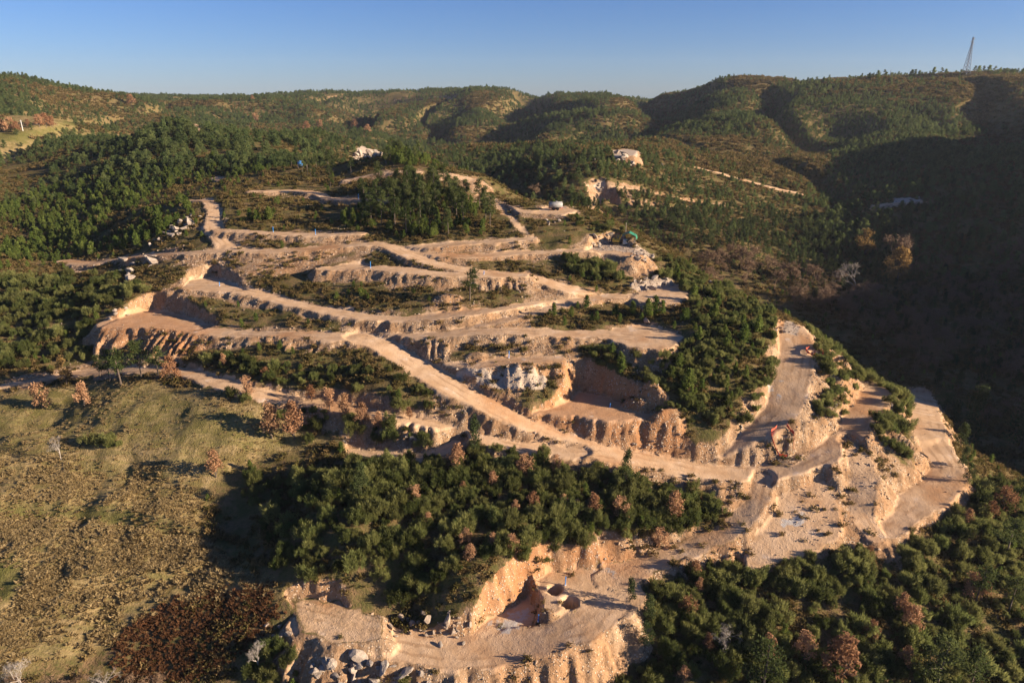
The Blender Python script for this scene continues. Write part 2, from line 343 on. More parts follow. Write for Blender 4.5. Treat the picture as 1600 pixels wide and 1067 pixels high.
paint(GREEN, [(-40,860),(20,865),(45,900),(10,935),(-40,960)], .9)
paint(GREEN, [(160,720),(250,735),(270,745),(200,742),(120,728)], .6)
paint(GREEN, [(-20,208),(40,206),(60,216),(40,226),(-20,222)], .9, 4, 3); paint(GREEN, [(30,205),(80,202),(125,205),(60,214)], .9, 4, 3)
paint(GREEN, [(90,190),(130,190),(125,200),(95,200)], .9, 4, 3); paint(MEAD, [(-40,205),(130,190),(125,206),(60,225),(30,250),(-40,260)], 1, 5, 3)
paint(GREEN, [(1560,840),(1640,850),(1640,960),(1590,950)], .6)
paint(BRACK, [(180,1000),(250,955),(330,925),(420,915),(445,960),(385,1015),(310,1067),(190,1067)])
for q in ([(762,975),(795,955),(828,945),(838,968),(800,992),(768,992)], [(1205,800),(1250,790),(1290,800),(1270,830),(1215,835)], [(920,886),(940,884),(950,893),(925,896)],
          [(1200,590),(1222,590),(1215,620),(1203,618)], [(500,691),(520,683),(545,690),(526,700)]): paint(CLAY, q, .75, 2.0, 2.2)
for q in ([(1225,500),(1245,505),(1248,525),(1222,520)], [(715,585),(790,580),(860,590),(850,612),(770,606)], [(935,372),(955,366),(975,376),(1025,400),(1010,405),(960,392),(920,385)],
          [(990,440),(1040,432),(1060,445),(1010,455),(975,452)], [(925,283),(945,280),(950,290),(925,292)], [(1395,318),(1440,316),(1440,310),(1395,310)],
          [(555,240),(595,236),(600,247),(550,248)], [(955,234),(1000,234),(995,246),(960,246)]): paint(WHITE, q, .85, 1.0, 1.0)
paint(BANK, [(255,404),(480,399),(590,402),(520,412),(480,425),(400,432),(300,424)], .75, 2, 2)
RED = np.zeros_like(Z)
paint(BANK, [(1125,745),(1200,662),(1245,645),(1335,655),(1360,690),(1425,722),(1490,748),(1470,790),(1400,822),(1380,856),(1320,852),(1160,880),(1140,800)], .8, 1.5, 1.6)
for q in ([(790,660),(840,632),(880,575),(930,585),(1000,605),(1050,655),(1060,690),(950,690),(860,668)], [(155,515),(185,488),(270,484),(340,515),(300,560),(200,545)], [(740,890),(850,865),(1000,860),(1010,900),(930,885),(850,900),(830,940),(750,970)]): paint(RED, q, .9, 3, 3)
NODIRT = np.clip(DIRT + BANK * 1.2, 0, 1)

def make_ground():
    me = bpy.data.meshes.new('hillside')
    V = np.stack([X2, Y2, Z], -1).reshape(-1, 3).astype(np.float32)
    idx = np.arange(NR * NC).reshape(NR, NC)
    q = np.stack([idx[:-1, :-1], idx[:-1, 1:], idx[1:, 1:], idx[1:, :-1]], -1).reshape(-1, 4).astype(np.int32)
    me.vertices.add(len(V)); me.vertices.foreach_set('co', V.ravel())
    me.loops.add(q.size); me.loops.foreach_set('vertex_index', q.ravel())
    me.polygons.add(len(q)); me.polygons.foreach_set('loop_start', np.arange(0, q.size, 4, dtype=np.int32))
    me.update(calc_edges=True)
    me.polygons.foreach_set('use_smooth', np.ones(len(q), bool))
    for nm, ch in (('m1', (DIRT, BANK, WHITE, MEAD)), ('m2', (GREEN, BRACK, CLAY, RUT)), ('m3', (RED, RED, RED, RED))):
        a = me.attributes.new(nm, 'FLOAT_COLOR', 'POINT')
        a.data.foreach_set('color', np.stack(ch, -1).reshape(-1).astype(np.float32))
    o = bpy.data.objects.new('hillside', me); col.objects.link(o); o['kind'] = 'structure'
    return o

# ------------------------------------------------------------------ node helpers
class NT:
    def __init__(s, name):
        s.m = bpy.data.materials.new(name); s.m.use_nodes = True; s.t = s.m.node_tree
        for n in list(s.t.nodes): s.t.nodes.remove(n)
        s.out = s.n('ShaderNodeOutputMaterial')
    def n(s, t, **k):
        x = s.t.nodes.new(t)
        for a, b in k.items(): setattr(x, a, b)
        return x
    def put(s, sock, v):
        if hasattr(v, 'is_linked') or isinstance(v, bpy.types.NodeSocket): s.t.links.new(v, sock)
        elif isinstance(v, (tuple, list)) and len(v) == 3 and sock.type == 'RGBA': sock.default_value = (*v, 1)
        else: sock.default_value = v
    def noise(s, vec, scale, detail=4, rough=.55, dist=0):
        x = s.n('ShaderNodeTexNoise'); s.put(x.inputs['Vector'], vec)
        x.inputs['Scale'].default_value = scale; x.inputs['Detail'].default_value = detail
        x.inputs['Roughness'].default_value = rough; x.inputs['Distortion'].default_value = dist
        return x.outputs['Fac']
    def mix(s, f, a, b):
        x = s.n('ShaderNodeMix', data_type='RGBA'); s.put(x.inputs[0], f); s.put(x.inputs[6], a); s.put(x.inputs[7], b); return x.outputs[2]
    def mul(s, f, a, b):
        x = s.n('ShaderNodeMix', data_type='RGBA', blend_type='MULTIPLY'); s.put(x.inputs[0], f); s.put(x.inputs[6], a); s.put(x.inputs[7], b); return x.outputs[2]
    def math(s, op, a, b=0.0, c=0.0):
        x = s.n('ShaderNodeMath', operation=op); s.put(x.inputs[0], a); s.put(x.inputs[1], b); s.put(x.inputs[2], c); return x.outputs[0]
    def ramp(s, f, *st):
        x = s.n('ShaderNodeValToRGB'); s.put(x.inputs[0], f); e = x.color_ramp.elements
        while len(e) < len(st): e.new(.5)
        for k, (p, c) in enumerate(st):
            e[k].position = p; e[k].color = (c, c, c, 1) if isinstance(c, (int, float)) else (*c, 1)
        return x.outputs[0]
    def step(s, f, a, b):
        x = s.n('ShaderNodeMapRange', interpolation_type='SMOOTHSTEP'); s.put(x.inputs[0], f); x.inputs[1].default_value = a; x.inputs[2].default_value = b; return x.outputs[0]

def ground_material():
    s = NT('ground')
    pos = s.n('ShaderNodeNewGeometry').outputs['Position']
    a1 = s.n('ShaderNodeAttribute', attribute_name='m1'); a2 = s.n('ShaderNodeAttribute', attribute_name='m2')
    r1 = s.n('ShaderNodeSeparateColor'); s.put(r1.inputs[0], a1.outputs['Color']); r2 = s.n('ShaderNodeSeparateColor'); s.put(r2.inputs[0], a2.outputs['Color'])
    dirt, bank, white, mead = r1.outputs[0], r1.outputs[1], r1.outputs[2], a1.outputs['Alpha']
    green, brack, clay, rut = r2.outputs[0], r2.outputs[1], r2.outputs[2], a2.outputs['Alpha']
    red = s.n('ShaderNodeAttribute', attribute_name='m3').outputs['Fac']
    nA = s.noise(pos, .06, 4); nB = s.noise(pos, .35, 5); nC = s.noise(pos, 1.6, 5, .65); nD = s.noise(pos, 5.0, 4, .7)
    # scrub soil and low growth
    soil = s.mix(s.step(nB, .35, .65), (.11, .095, .036), (.20, .13, .068))
    soil = s.mix(s.step(nC, .42, .72), soil, (.085, .085, .028))
    soil = s.mix(s.step(nA, .5, .7), soil, s.mix(nC, (.19, .105, .055), (.10, .095, .034)))
    # meadow
    tan = s.mix(s.step(nC, .35, .65), (.23, .165, .072), (.34, .25, .125))
    tan = s.mix(s.step(nB, .45, .62), tan, (.17, .13, .052))
    mp = s.n('ShaderNodeMapping'); s.put(mp.inputs[0], pos); mp.inputs['Rotation'].default_value = (0, 0, R(35)); mp.inputs['Scale'].default_value = (.09, 1.3, .5)
    strk = s.noise(mp.outputs[0], 1.0, 3)
    tan = s.mix(s.math('MULTIPLY', s.step(strk, .5, .62), .6), tan, (.17, .145, .055))
    grs = s.mix(nC, (.10, .105, .028), (.17, .15, .05))
    tan = s.mix(s.math('MULTIPLY', green, s.math('ADD', nB, .5)), tan, grs)
    tan = s.mix(brack, tan, s.mix(nC, (.12, .05, .025), (.21, .09, .04)))
    c = s.mix(mead, soil, tan)
    # banks: loose orange-brown soil full of stones
    bk = s.mix(s.step(nB, .35, .65), (.27, .165, .092), (.38, .255, .155))
    bk = s.mix(s.step(nA, .45, .62), bk, s.mix(nB, (.32, .175, .088), (.41, .25, .135)))
    bk = s.mix(s.step(nC, .5, .68), bk, (.17, .105, .058)); bk = s.mix(s.math('MULTIPLY', s.step(nD, .55, .7), .6), bk, (.45, .33, .22))
    vor = s.n('ShaderNodeTexVoronoi', feature='F1'); s.put(vor.inputs['Vector'], pos); vor.inputs['Scale'].default_value = 2.2
    st = s.math('MULTIPLY', s.step(vor.outputs['Distance'], .34, .2), s.step(nB, .40, .56))
    bk = s.mix(s.math('MULTIPLY', red, .75), bk, s.mix(nB, (.33, .14, .055), (.42, .20, .085))); bk = s.mix(st, bk, (.52, .41, .30))
    c = s.mix(s.step(s.math('ADD', bank, s.math('MULTIPLY', s.math('SUBTRACT', nC, .5), .7)), .35, .62), c, bk)
    # trodden road
    stripes = s.math('SINE', s.math('ADD', s.math('MULTIPLY', rut, 3.7), s.math('MULTIPLY', nB, 7.0)))
    rd = s.mix(s.step(nB, .3, .7), (.475, .308, .178), (.57, .395, .25))
    rd = s.mix(s.math('MULTIPLY', s.step(stripes, .1, .95), s.math('MULTIPLY', s.step(s.noise(pos, .17, 3), .42, .62), s.math('ADD', .05, nA))), rd, (.31, .185, .10))
    rd = s.mix(s.step(nA, .5, .7), rd, (.42, .23, .115)); rd = s.mix(s.math('MULTIPLY', red, .6), rd, (.42, .20, .09)); rd = s.mix(s.step(nB, .62, .75), rd, (.60, .46, .34))
    rd = s.mix(s.math('MULTIPLY', s.step(nD, .58, .75), .5), rd, (.30, .19, .11))
    c = s.mix(s.step(s.math('ADD', dirt, s.math('MULTIPLY', s.math('SUBTRACT', nC, .5), .5)), .35, .65), c, rd)
    c = s.mix(s.step(s.math('ADD', white, s.math('MULTIPLY', s.math('SUBTRACT', nC, .5), .9)), .45, .7), c, s.mix(nD, (.36, .27, .19), (.52, .43, .34)))
    c = s.mix(s.step(s.math('ADD', clay, s.math('MULTIPLY', s.math('SUBTRACT', nC, .5), .9)), .45, .7), c, s.mix(nC, (.38, .33, .28), (.50, .47, .44)))
    h = s.math('ADD', s.math('MULTIPLY', nC, .30), s.math('ADD', s.math('MULTIPLY', nD, .12), s.math('MULTIPLY', st, .1)))
    bump = s.n('ShaderNodeBump'); s.put(bump.inputs['Height'], h); bump.inputs['Distance'].default_value = 1.0
    s.put(bump.inputs['Strength'], s.math('SUBTRACT', .9, s.math('MULTIPLY', dirt, .6)))
    b = s.n('ShaderNodeBsdfDiffuse'); s.put(b.inputs['Color'], c); s.put(b.inputs['Normal'], bump.outputs[0])
    s.put(s.out.inputs[0], b.outputs[0])
    return s.m
ground = make_ground()
ground.data.materials.append(ground_material())
# ------------------------------------------------------------------ materials of growing and other things
def leaf_mat(name, c1, c2, trans=.3, var=.35, scale=1.3):
    s = NT(name)
    oi = s.n('ShaderNodeObjectInfo'); tc = s.n('ShaderNodeTexCoord')
    n = s.noise(tc.outputs['Object'], scale, 2)
    f = s.math('ADD', s.math('MULTIPLY', oi.outputs['Random'], .6), s.math('MULTIPLY', n, .55))
    c = s.mix(s.step(f, .2, .85), c1, c2)
    hs = s.n('ShaderNodeHueSaturation'); s.put(hs.inputs['Color'], c)
    s.put(hs.inputs['Value'], s.math('ADD', 1 - var / 2, s.math('MULTIPLY', s.math('FRACT', s.math('MULTIPLY', oi.outputs['Random'], 7.31)), var)))
    c = hs.outputs[0]
    d = s.n('ShaderNodeBsdfDiffuse'); s.put(d.inputs[0], c); t = s.n('ShaderNodeBsdfTranslucent'); s.put(t.inputs[0], c)
    m = s.n('ShaderNodeMixShader'); m.inputs[0].default_value = trans
    s.put(m.inputs[1], d.outputs[0]); s.put(m.inputs[2], t.outputs[0]); s.put(s.out.inputs[0], m.outputs[0])
    return s.m
def plain_mat(name, c1, c2=None, scale=3.0, rough=.8, metal=0.0, bump=0.0):
    s = NT(name); tc = s.n('ShaderNodeTexCoord'); n = s.noise(tc.outputs['Object'], scale, 5, .65)
    b = s.n('ShaderNodeBsdfPrincipled'); s.put(b.inputs['Base Color'], s.mix(s.step(n, .35, .65), c1, c2 or tuple(x * .75 for x in c1)))
    b.inputs['Roughness'].default_value = rough; b.inputs['Metallic'].default_value = metal
    if bump:
        bp = s.n('ShaderNodeBump'); s.put(bp.inputs['Height'], s.noise(tc.outputs['Object'], scale * 3, 6, .7)); bp.inputs['Distance'].default_value = bump; s.put(b.inputs['Normal'], bp.outputs[0])
    s.put(s.out.inputs[0], b.outputs[0]); return s.m
M = dict(
 pine=leaf_mat('pine_needles', (.100, .145, .034), (.165, .200, .050), .5, .45),
 farpine=leaf_mat('far_pine_needles', (.092, .132, .048), (.152, .180, .066), .5, .5),
 broom=leaf_mat('broom_shoots', (.100, .122, .038), (.205, .205, .072), .5, .7),
 heather=leaf_mat('heather', (.095, .086, .028), (.20, .138, .060), .4, .5, 2.0),
 oak=leaf_mat('dry_oak_leaves', (.25, .125, .065), (.40, .235, .13), .3, .4, 1.0),
 yellow=leaf_mat('yellow_leaves', (.19, .125, .045), (.27, .175, .068), .3),
 tussock=leaf_mat('dry_grass', (.32, .235, .11), (.46, .35, .18), .5, .3),
 greengrass=leaf_mat('green_grass', (.08, .10, .02), (.15, .16, .04), .3, .4),
 bracken=leaf_mat('dead_bracken', (.11, .055, .028), (.20, .10, .048), .3, .4),
 darkleaf=leaf_mat('evergreen_leaves', (.040, .055, .022), (.075, .092, .035), .25),
 tallpine=leaf_mat('tall_pine_needles', (.060, .082, .028), (.105, .122, .042), .4, .4),
 bark=plain_mat('bark', (.14, .10, .075), (.08, .06, .045), 4),
 twig=plain_mat('bare_twigs', (.22, .135, .07), (.15, .09, .05), 4),
 palebark=plain_mat('pale_bark', (.36, .31, .26), (.22, .19, .16), 4),
 rock=plain_mat('granite', (.36, .28, .21), (.24, .18, .13), .9, .9, 0, .25),
 palerock=plain_mat('pale_quartz', (.38, .315, .25), (.27, .21, .16), 1.1, .9, 0, .25),
 stone=plain_mat('rubble', (.44, .32, .22), (.28, .185, .115), .8, .9, 0, .1),
 blue=plain_mat('blue_paint', (.03, .22, .62), (.04, .28, .70), 2, .5),
 white=plain_mat('white_paint', (.75, .74, .72), (.6, .58, .55), 2, .6),
 grey=plain_mat('grey_tank_steel', (.30, .30, .29), (.22, .21, .20), 1.5, .6),
 steel=plain_mat('galvanised_steel', (.30, .32, .34), (.24, .25, .27), .5, .5, .5),
 yellowpaint=plain_mat('yellow_paint', (.62, .42, .06), (.5, .33, .05), 2, .5),
 dark=plain_mat('dark_rubber', (.03, .03, .03), (.05, .045, .04), 3, .8),
 glass=plain_mat('cab_glass', (.06, .09, .09), (.04, .06, .06), 1, .1),
 green=plain_mat('green_tarpaulin', (.02, .16, .08), (.03, .20, .11), 1.0, .6),
 red=plain_mat('orange_mesh', (.60, .09, .04), (.48, .07, .03), 3, .7),
 wood=plain_mat('weathered_wood', (.30, .24, .18), (.2, .16, .12), 3, .85),
 water=plain_mat('milky_water', (.30, .34, .38), (.38, .40, .42), .4, .12),
)

# ------------------------------------------------------------------ mesh helpers
def new_mesh(name, V, F, mat, smooth=False):
    me = bpy.data.meshes.new(name); me.from_pydata([tuple(map(float, v)) for v in V], [], [tuple(int(i) for i in f) for f in F]); me.materials.append(M[mat])
    if smooth: me.polygons.foreach_set('use_smooth', np.ones(len(me.polygons), bool))
    me.update(); return me
def unit(v): return v / (np.linalg.norm(v, axis=-1, keepdims=True) + 1e-9)
def blades(c, d, L, W, g):        # flat leaf-like quads: centre, direction, length, width
    n = len(c); d = unit(d); p = unit(np.cross(d, g.normal(size=(n, 3)))); L = np.broadcast_to(L, n)[:, None]; W = np.broadcast_to(W, n)[:, None]
    a = c - d * L * .5
    V = np.stack([a - p * W * .25, a + d * L * .45 - p * W * .5, a + d * L, a + d * L * .45 + p * W * .5], 1).reshape(-1, 3)
    return V, np.arange(4 * n).reshape(n, 4)
def tube(path, radii, k=5):
    V = []; F = []; P = np.array(path, float)
    for i, p in enumerate(P):
        t = unit(P[min(i + 1, len(P) - 1)] - P[max(i - 1, 0)]); a = unit(np.cross(t, (.31, .95, .05) if abs(t[2]) > .5 else (0, 0, 1.))); b = np.cross(t, a)
        for j in range(k):
            q = 2 * math.pi * j / k; V.append(p + (a * math.cos(q) + b * math.sin(q)) * radii[i])
    for i in range(len(P) - 1):
        for j in range(k): F.append((i * k + j, i * k + (j + 1) % k, (i + 1) * k + (j + 1) % k, (i + 1) * k + j))
    F.append(tuple(range((len(P) - 1) * k, len(P) * k))); return V, F
def join(parts):
    V = []; F = []
    for v, f in parts:
        o = len(V); V.extend(list(v)); F.extend([tuple(i + o for i in q) for q in f])
    return V, F
def pine_young(seed, H=4.0, spread=.27, start=.10, dens=1.0):
    g = np.random.default_rng(seed); C = []; Dr = []; lean = g.normal(size=2) * .03 * H
    nw = int(9 * dens) + 2
    for w in range(nw):
        f = start + (1 - start) * (w + .3 * g.random()) / nw; nb = g.integers(5, 8)
        rr = spread * H * (1 - f) ** .75 * (1 if f > .25 else .75) + .05 * H * .6
        for b in range(nb):
            a = g.random() * 6.283; r = rr * g.uniform(.55, 1.12)
            for t in (.35, .65, .95):
                for _ in range(4):
                    C.append((math.cos(a) * r * t + g.normal() * .05 * H * .8, math.sin(a) * r * t + g.normal() * .05 * H * .8, f * H + r * t * .35 + g.normal() * .035 * H))
                    Dr.append((math.cos(a) + g.normal() * .5, math.sin(a) + g.normal() * .5, .9 + g.normal() * .4))
    for _ in range(14): C.append((g.normal() * .02 * H, g.normal() * .02 * H, H * g.uniform(.86, 1.02))); Dr.append((g.normal() * .4, g.normal() * .4, 1.3))
    C = np.array(C); C[:, :2] += lean * (C[:, 2:3] / H)
    V, F = blades(C, np.array(Dr), g.uniform(.07, .12, len(C)) * H, g.uniform(.035, .06, len(C)) * H, g)
    T = tube([(0, 0, -.15), (lean[0] * .5, lean[1] * .5, H * .5), (lean[0], lean[1], H * .92)], [.022 * H, .014 * H, .004 * H])
    return (V, F), T
def pine_tall(seed, H=9.0):
    g = np.random.default_rng(seed); C = []; Dr = []; parts = []
    top = np.array([g.normal() * .3, g.normal() * .3, H]); parts.append(tube([(0, 0, -.3), top * [.3, .3, .45], top * [.8, .8, .97]], [.16, .11, .03]))
    for w in range(15):
        f = .34 + .64 * (w + g.random() * .6) / 15; a = g.random() * 6.283; r = H * (.20 * (1 - f) ** .6 + .035) * g.uniform(.7, 1.2)
        base = top * [f, f, f]; tip = base + np.array([math.cos(a) * r, math.sin(a) * r, r * .35])
        parts.append(tube([base, tip], [.05, .015], 4))
        for k in range(3):
            c = base + (tip - base) * (.45 + .3 * k) + g.normal(size=3) * .12
            for _ in range(34): C.append(c + g.normal(size=3) * [.36, .36, .24]); Dr.append((math.cos(a) * .6 + g.normal() * .6, math.sin(a) * .6 + g.normal() * .6, .8 + g.normal() * .5))
    C = np.array(C); V, F = blades(C, np.array(Dr), g.uniform(.3, .46, len(C)), g.uniform(.12, .2, len(C)), g)
    return (V, F), join(parts)
def broom(seed, Rr=1.35, Hh=2.6, n=1700):
    g = np.random.default_rng(seed); nc = 19; C = []; Dr = []
    cl = [(g.normal() * .48 * Rr, g.normal() * .48 * Rr, g.uniform(.35, .72) * Hh * (1 - .2 * g.random())) for _ in range(nc)]
    for k in range(n):
        c = np.array(cl[k % nc]); o = g.normal(size=3); o = o / np.linalg.norm(o) * g.random() ** .45
        p = c + o * [.30 * Rr, .30 * Rr, .26 * Hh]; p[2] = max(p[2], .12); C.append(p)
        Dr.append((o[0] * .5 + p[0] * .25 + g.normal() * .2, o[1] * .5 + p[1] * .25 + g.normal() * .2, 1.0))
    V, F = blades(np.array(C), np.array(Dr), g.uniform(.35, .75, n), g.uniform(.045, .095, n), g)
    T = join([tube([(0, 0, -.1), (c[0] * .5, c[1] * .5, c[2] * .5), c], [.05, .035, .012], 3) for c in cl[:7]])
    return (V, F), T
def heath(seed, n=70):
    g = np.random.default_rng(seed); C = []; Dr = []; cl = g.normal(size=(5, 2)) * .28
    for k in range(n):
        c = cl[k % 5]; o = g.normal(size=3) * [.17, .17, .12]; C.append((c[0] + o[0], c[1] + o[1], abs(.24 + o[2]))); Dr.append((o[0] * 3, o[1] * 3, .8 + g.normal() * .3))
    return blades(np.array(C), np.array(Dr), g.uniform(.25, .42, n), g.uniform(.10, .2, n), g)
def tuft(seed, n=34, h=.55):
    g = np.random.default_rng(seed); a = g.random(n) * 6.283; r = g.random(n) * .22
    C = np.stack([np.cos(a) * r, np.sin(a) * r, np.full(n, h * .4)], -1); Dr = np.stack([np.cos(a) * .8, np.sin(a) * .8, .6 + g.random(n) * .8], -1)
    return blades(C, Dr, g.uniform(.6, 1.1, n) * h, g.uniform(.06, .13, n), g)
def branches(g, p, d, L, r, depth, parts, tips, k=4):
    q = p + d * L * .5 + g.normal(size=3) * L * .05; e = p + d * L + g.normal(size=3) * L * .07
    parts.append(tube([p, q, e], [r, r * .82, r * .62], k if depth > 1 else 3))
    if depth == 0: tips.append(e); return
    for _ in range(g.integers(2, 4) if depth > 1 else 3):
        nd = unit(d + g.normal(size=3) * .52 + np.array([0, 0, .16])); branches(g, p + (e - p) * g.uniform(.6, 1.0), nd, L * g.uniform(.62, .82), r * .58, depth - 1, parts, tips, k)
def bare(seed, H=6.0, depth=5, r=.11):
    g = np.random.default_rng(seed); parts = []; tips = []
    branches(g, np.array([0, 0, -.2]), unit(np.array([g.normal() * .08, g.normal() * .08, 1.])), H * .27, r, depth, parts, tips)
    return join(parts), tips
def oak(seed, H=5.0, W=1.0, n=1000, size=.3):
    g = np.random.default_rng(seed); parts = []; tips = []
    branches(g, np.array([0, 0, -.2]), np.array([0, 0, 1.]), H * .24, .12, 3, parts, tips)
    C = []; Dr = []; nc = 26
    cl = []
    for k in range(nc):
        f = g.uniform(.24, 1.0); rr = H * .27 * W * (math.sin(min(1, (1 - f) * 1.9 + .12) * 1.57)) * g.uniform(.3, 1.05); a = g.random() * 6.283
        cl.append((math.cos(a) * rr, math.sin(a) * rr, f * H * .97))
    for k in range(n):
        c = np.array(cl[k % nc]); o = g.normal(size=3); o = o / np.linalg.norm(o) * g.random() ** .4 * H * .12
        C.append(c + o); Dr.append(g.normal(size=3) + [0, 0, -.2])
    return blades(np.array(C), np.array(Dr), g.uniform(.7, 1.25, n) * size, g.uniform(.5, .85, n) * size, g), join(parts)
def rock(seed, sub=2, flat=.7):
    import bmesh
    g = np.random.default_rng(seed); bm = bmesh.new(); bmesh.ops.create_icosphere(bm, subdivisions=sub, radius=1)
    pl = [(unit(g.normal(size=3)), g.uniform(.32, .72)) for _ in range(12)]
    V = []
    for v in bm.verts:
        p = np.array(v.co)
        for n_, d_ in pl:
            t = p @ n_
            if t > d_: p = p - n_ * (t - d_) * .98
        V.append(p * [1, .8, flat] + g.normal(size=3) * .012)
    F = [[v.index for v in f.verts] for f in bm.faces]; bm.free(); return V, F

PR = {}
def proto(kind, crown, trunk, cm, tm):
    PR.setdefault(kind, []).append((new_mesh(kind + '_crown', *crown, cm), new_mesh(kind + '_trunk', *trunk, tm) if trunk else None))
for k in range(5): proto('young_pine', *pine_young(100 + k, 4.0, (.31, .36, .27, .40, .34)[k]), 'pine', 'bark')
for k in range(3): proto('tall_pine', *pine_tall(130 + k), 'tallpine', 'bark')
for k in range(5): proto('broom_bush', *broom(150 + k, 1.3 + .1 * k, (2.5, 3.0, 2.2, 2.8, 2.4)[k]), 'broom', 'bark')
for k in range(4): proto('oak_tree', *oak(170 + k, 5.0, (.9, 1.1, .8, 1.2)[k]), 'oak', 'bark')
for k in range(2): proto('yellow_tree', *oak(180 + k, 5.0, .9), 'yellow', 'bark')
for k in range(3): proto('evergreen_tree', *oak(190 + k, 6.0, (.8, .65, .9)[k], 1500, .26), 'darkleaf', 'bark')
for k in range(4):
    b, tips = bare(200 + k, 6.0, 5, .10)
    g_ = np.random.default_rng(k); c_ = np.repeat(np.array(tips), 7, 0) + g_.normal(size=(len(tips) * 7, 3)) * .2
    proto('bare_tree', blades(c_, g_.normal(size=c_.shape) + [0, 0, .8], .5, .05, g_), b, 'twig', 'twig')
for k in range(2):
    b, tips = bare(220 + k, 6.0, 5, .10)
    g_ = np.random.default_rng(k); c_ = np.repeat(np.array(tips), 3, 0) + g_.normal(size=(len(tips) * 3, 3)) * .12
    proto('pale_tree', blades(c_, g_.normal(size=c_.shape) + [0, 0, .8], .4, .03, g_), b, 'palebark', 'palebark')
ROCK = [new_mesh('boulder', *rock(300 + k, 2, (.7, .55, .9, .65, .8, .5)[k]), 'rock') for k in range(6)]
PALE = [new_mesh('pale_boulder', *rock(310 + k, 2, (.7, .55, .9, .65, .8, .5)[k]), 'palerock') for k in range(6)]

def link(name, me, parent=None):
    o = bpy.data.objects.new(name, me); col.objects.link(o)
    if parent: o.parent = parent
    return o
def tag(o, label, cat, group=None):
    o['label'] = label; o['category'] = cat
    if group: o['group'] = group
    return o
def thing(name, label, cat, loc, rz=0.0, group=None, sc=1.0):
    o = bpy.data.objects.new(name, None); col.objects.link(o); o.empty_display_size = .3
    o.location = loc; o.rotation_euler = (0, 0, rz); o.scale = (sc, sc, sc) if np.isscalar(sc) else sc
    return tag(o, label, cat, group)
PARTN = dict(young_pine=('crown', 'trunk'), tall_pine=('crown', 'trunk'), broom_bush=('shoots', 'stem'), oak_tree=('crown', 'trunk'), yellow_tree=('crown', 'trunk'),
             evergreen_tree=('crown', 'trunk'), bare_tree=('twigs', 'trunk'), pale_tree=('twigs', 'trunk'))
def plant(kind, name, label, cat, loc, sc, group, var=None, rz=None):
    var = random.randrange(len(PR[kind])) if var is None else var % len(PR[kind])
    t = thing(name, label, cat, loc, random.random() * 6.28 if rz is None else rz, group, sc)
    c, b = PR[kind][var]; link(PARTN[kind][0], c, t)
    if b: link(PARTN[kind][1], b, t)
    return t

# ------------------------------------------------------------------ geometry-node scatter for what nobody could count
def protos_for(kind, with_trunk=True):
    c = bpy.data.collections.new(kind + '_source')
    for i, (cr, tr) in enumerate(PR[kind]):
        if tr is None or not with_trunk: me = cr
        else:
            V = [tuple(v.co) for v in cr.vertices] + [tuple(v.co) for v in tr.vertices]; o = len(cr.vertices)
            me = bpy.data.meshes.new(kind); me.from_pydata(V, [], [tuple(p.vertices) for p in cr.polygons] + [tuple(i + o for i in p.vertices) for p in tr.polygons])
            me.materials.append(cr.materials[0]); me.materials.append(tr.materials[0])
            me.polygons.foreach_set('material_index', np.array([0] * len(cr.polygons) + [1] * len(tr.polygons), np.int32))
        c.objects.link(bpy.data.objects.new('%s_%02d' % (kind, i), me))
    return c
def scatter(name, coll, P, sc, label=None, tilt=0.0):
    me = bpy.data.meshes.new(name); n = len(P)
    me.vertices.add(n); me.vertices.foreach_set('co', P.astype(np.float32).ravel())
    sc = np.asarray(sc, np.float32); sc = np.repeat(sc[:, None], 3, 1) if sc.ndim == 1 else sc
    a = me.attributes.new('scl', 'FLOAT_VECTOR', 'POINT'); a.data.foreach_set('vector', sc.ravel().astype(np.float32))
    rot = np.stack([rng.normal(size=n) * tilt, rng.normal(size=n) * tilt, rng.random(n) * 6.283], -1).astype(np.float32)
    a = me.attributes.new('rot', 'FLOAT_VECTOR', 'POINT'); a.data.foreach_set('vector', rot.ravel())
    a = me.attributes.new('idx', 'INT', 'POINT'); a.data.foreach_set('value', rng.integers(0, len(coll.objects), n).astype(np.int32))
    o = bpy.data.objects.new(name, me); col.objects.link(o); o['kind'] = 'stuff'
    if label: o['label'] = label
    ng = bpy.data.node_groups.new(name, 'GeometryNodeTree')
    ng.interface.new_socket('Geometry', in_out='INPUT', socket_type='NodeSocketGeometry'); ng.interface.new_socket('Geometry', in_out='OUTPUT', socket_type='NodeSocketGeometry')
    N = ng.nodes.new; gi = N('NodeGroupInput'); go = N('NodeGroupOutput'); ci = N('GeometryNodeCollectionInfo'); ip = N('GeometryNodeInstanceOnPoints')
    ci.inputs['Collection'].default_value = coll; ci.inputs['Separate Children'].default_value = True; ci.inputs['Reset Children'].default_value = True
    def attr(nm, ty):
        x = N('GeometryNodeInputNamedAttribute'); x.data_type = ty; x.inputs['Name'].default_value = nm
        return next(q for q in x.outputs if q.enabled and q.name == 'Attribute')
    e2r = N('FunctionNodeEulerToRotation'); L = ng.links.new
    L(attr('rot', 'FLOAT_VECTOR'), e2r.inputs[0]); L(gi.outputs[0], ip.inputs['Points']); L(ci.outputs[0], ip.inputs['Instance'])
    ip.inputs['Pick Instance'].default_value = True; L(attr('idx', 'INT'), ip.inputs['Instance Index']); L(e2r.outputs[0], ip.inputs['Rotation'])
    L(attr('scl', 'FLOAT_VECTOR'), ip.inputs['Scale']); L(ip.outputs[0], go.inputs[0])
    o.modifiers.new('scatter', 'NODES').node_group = ng
    return o
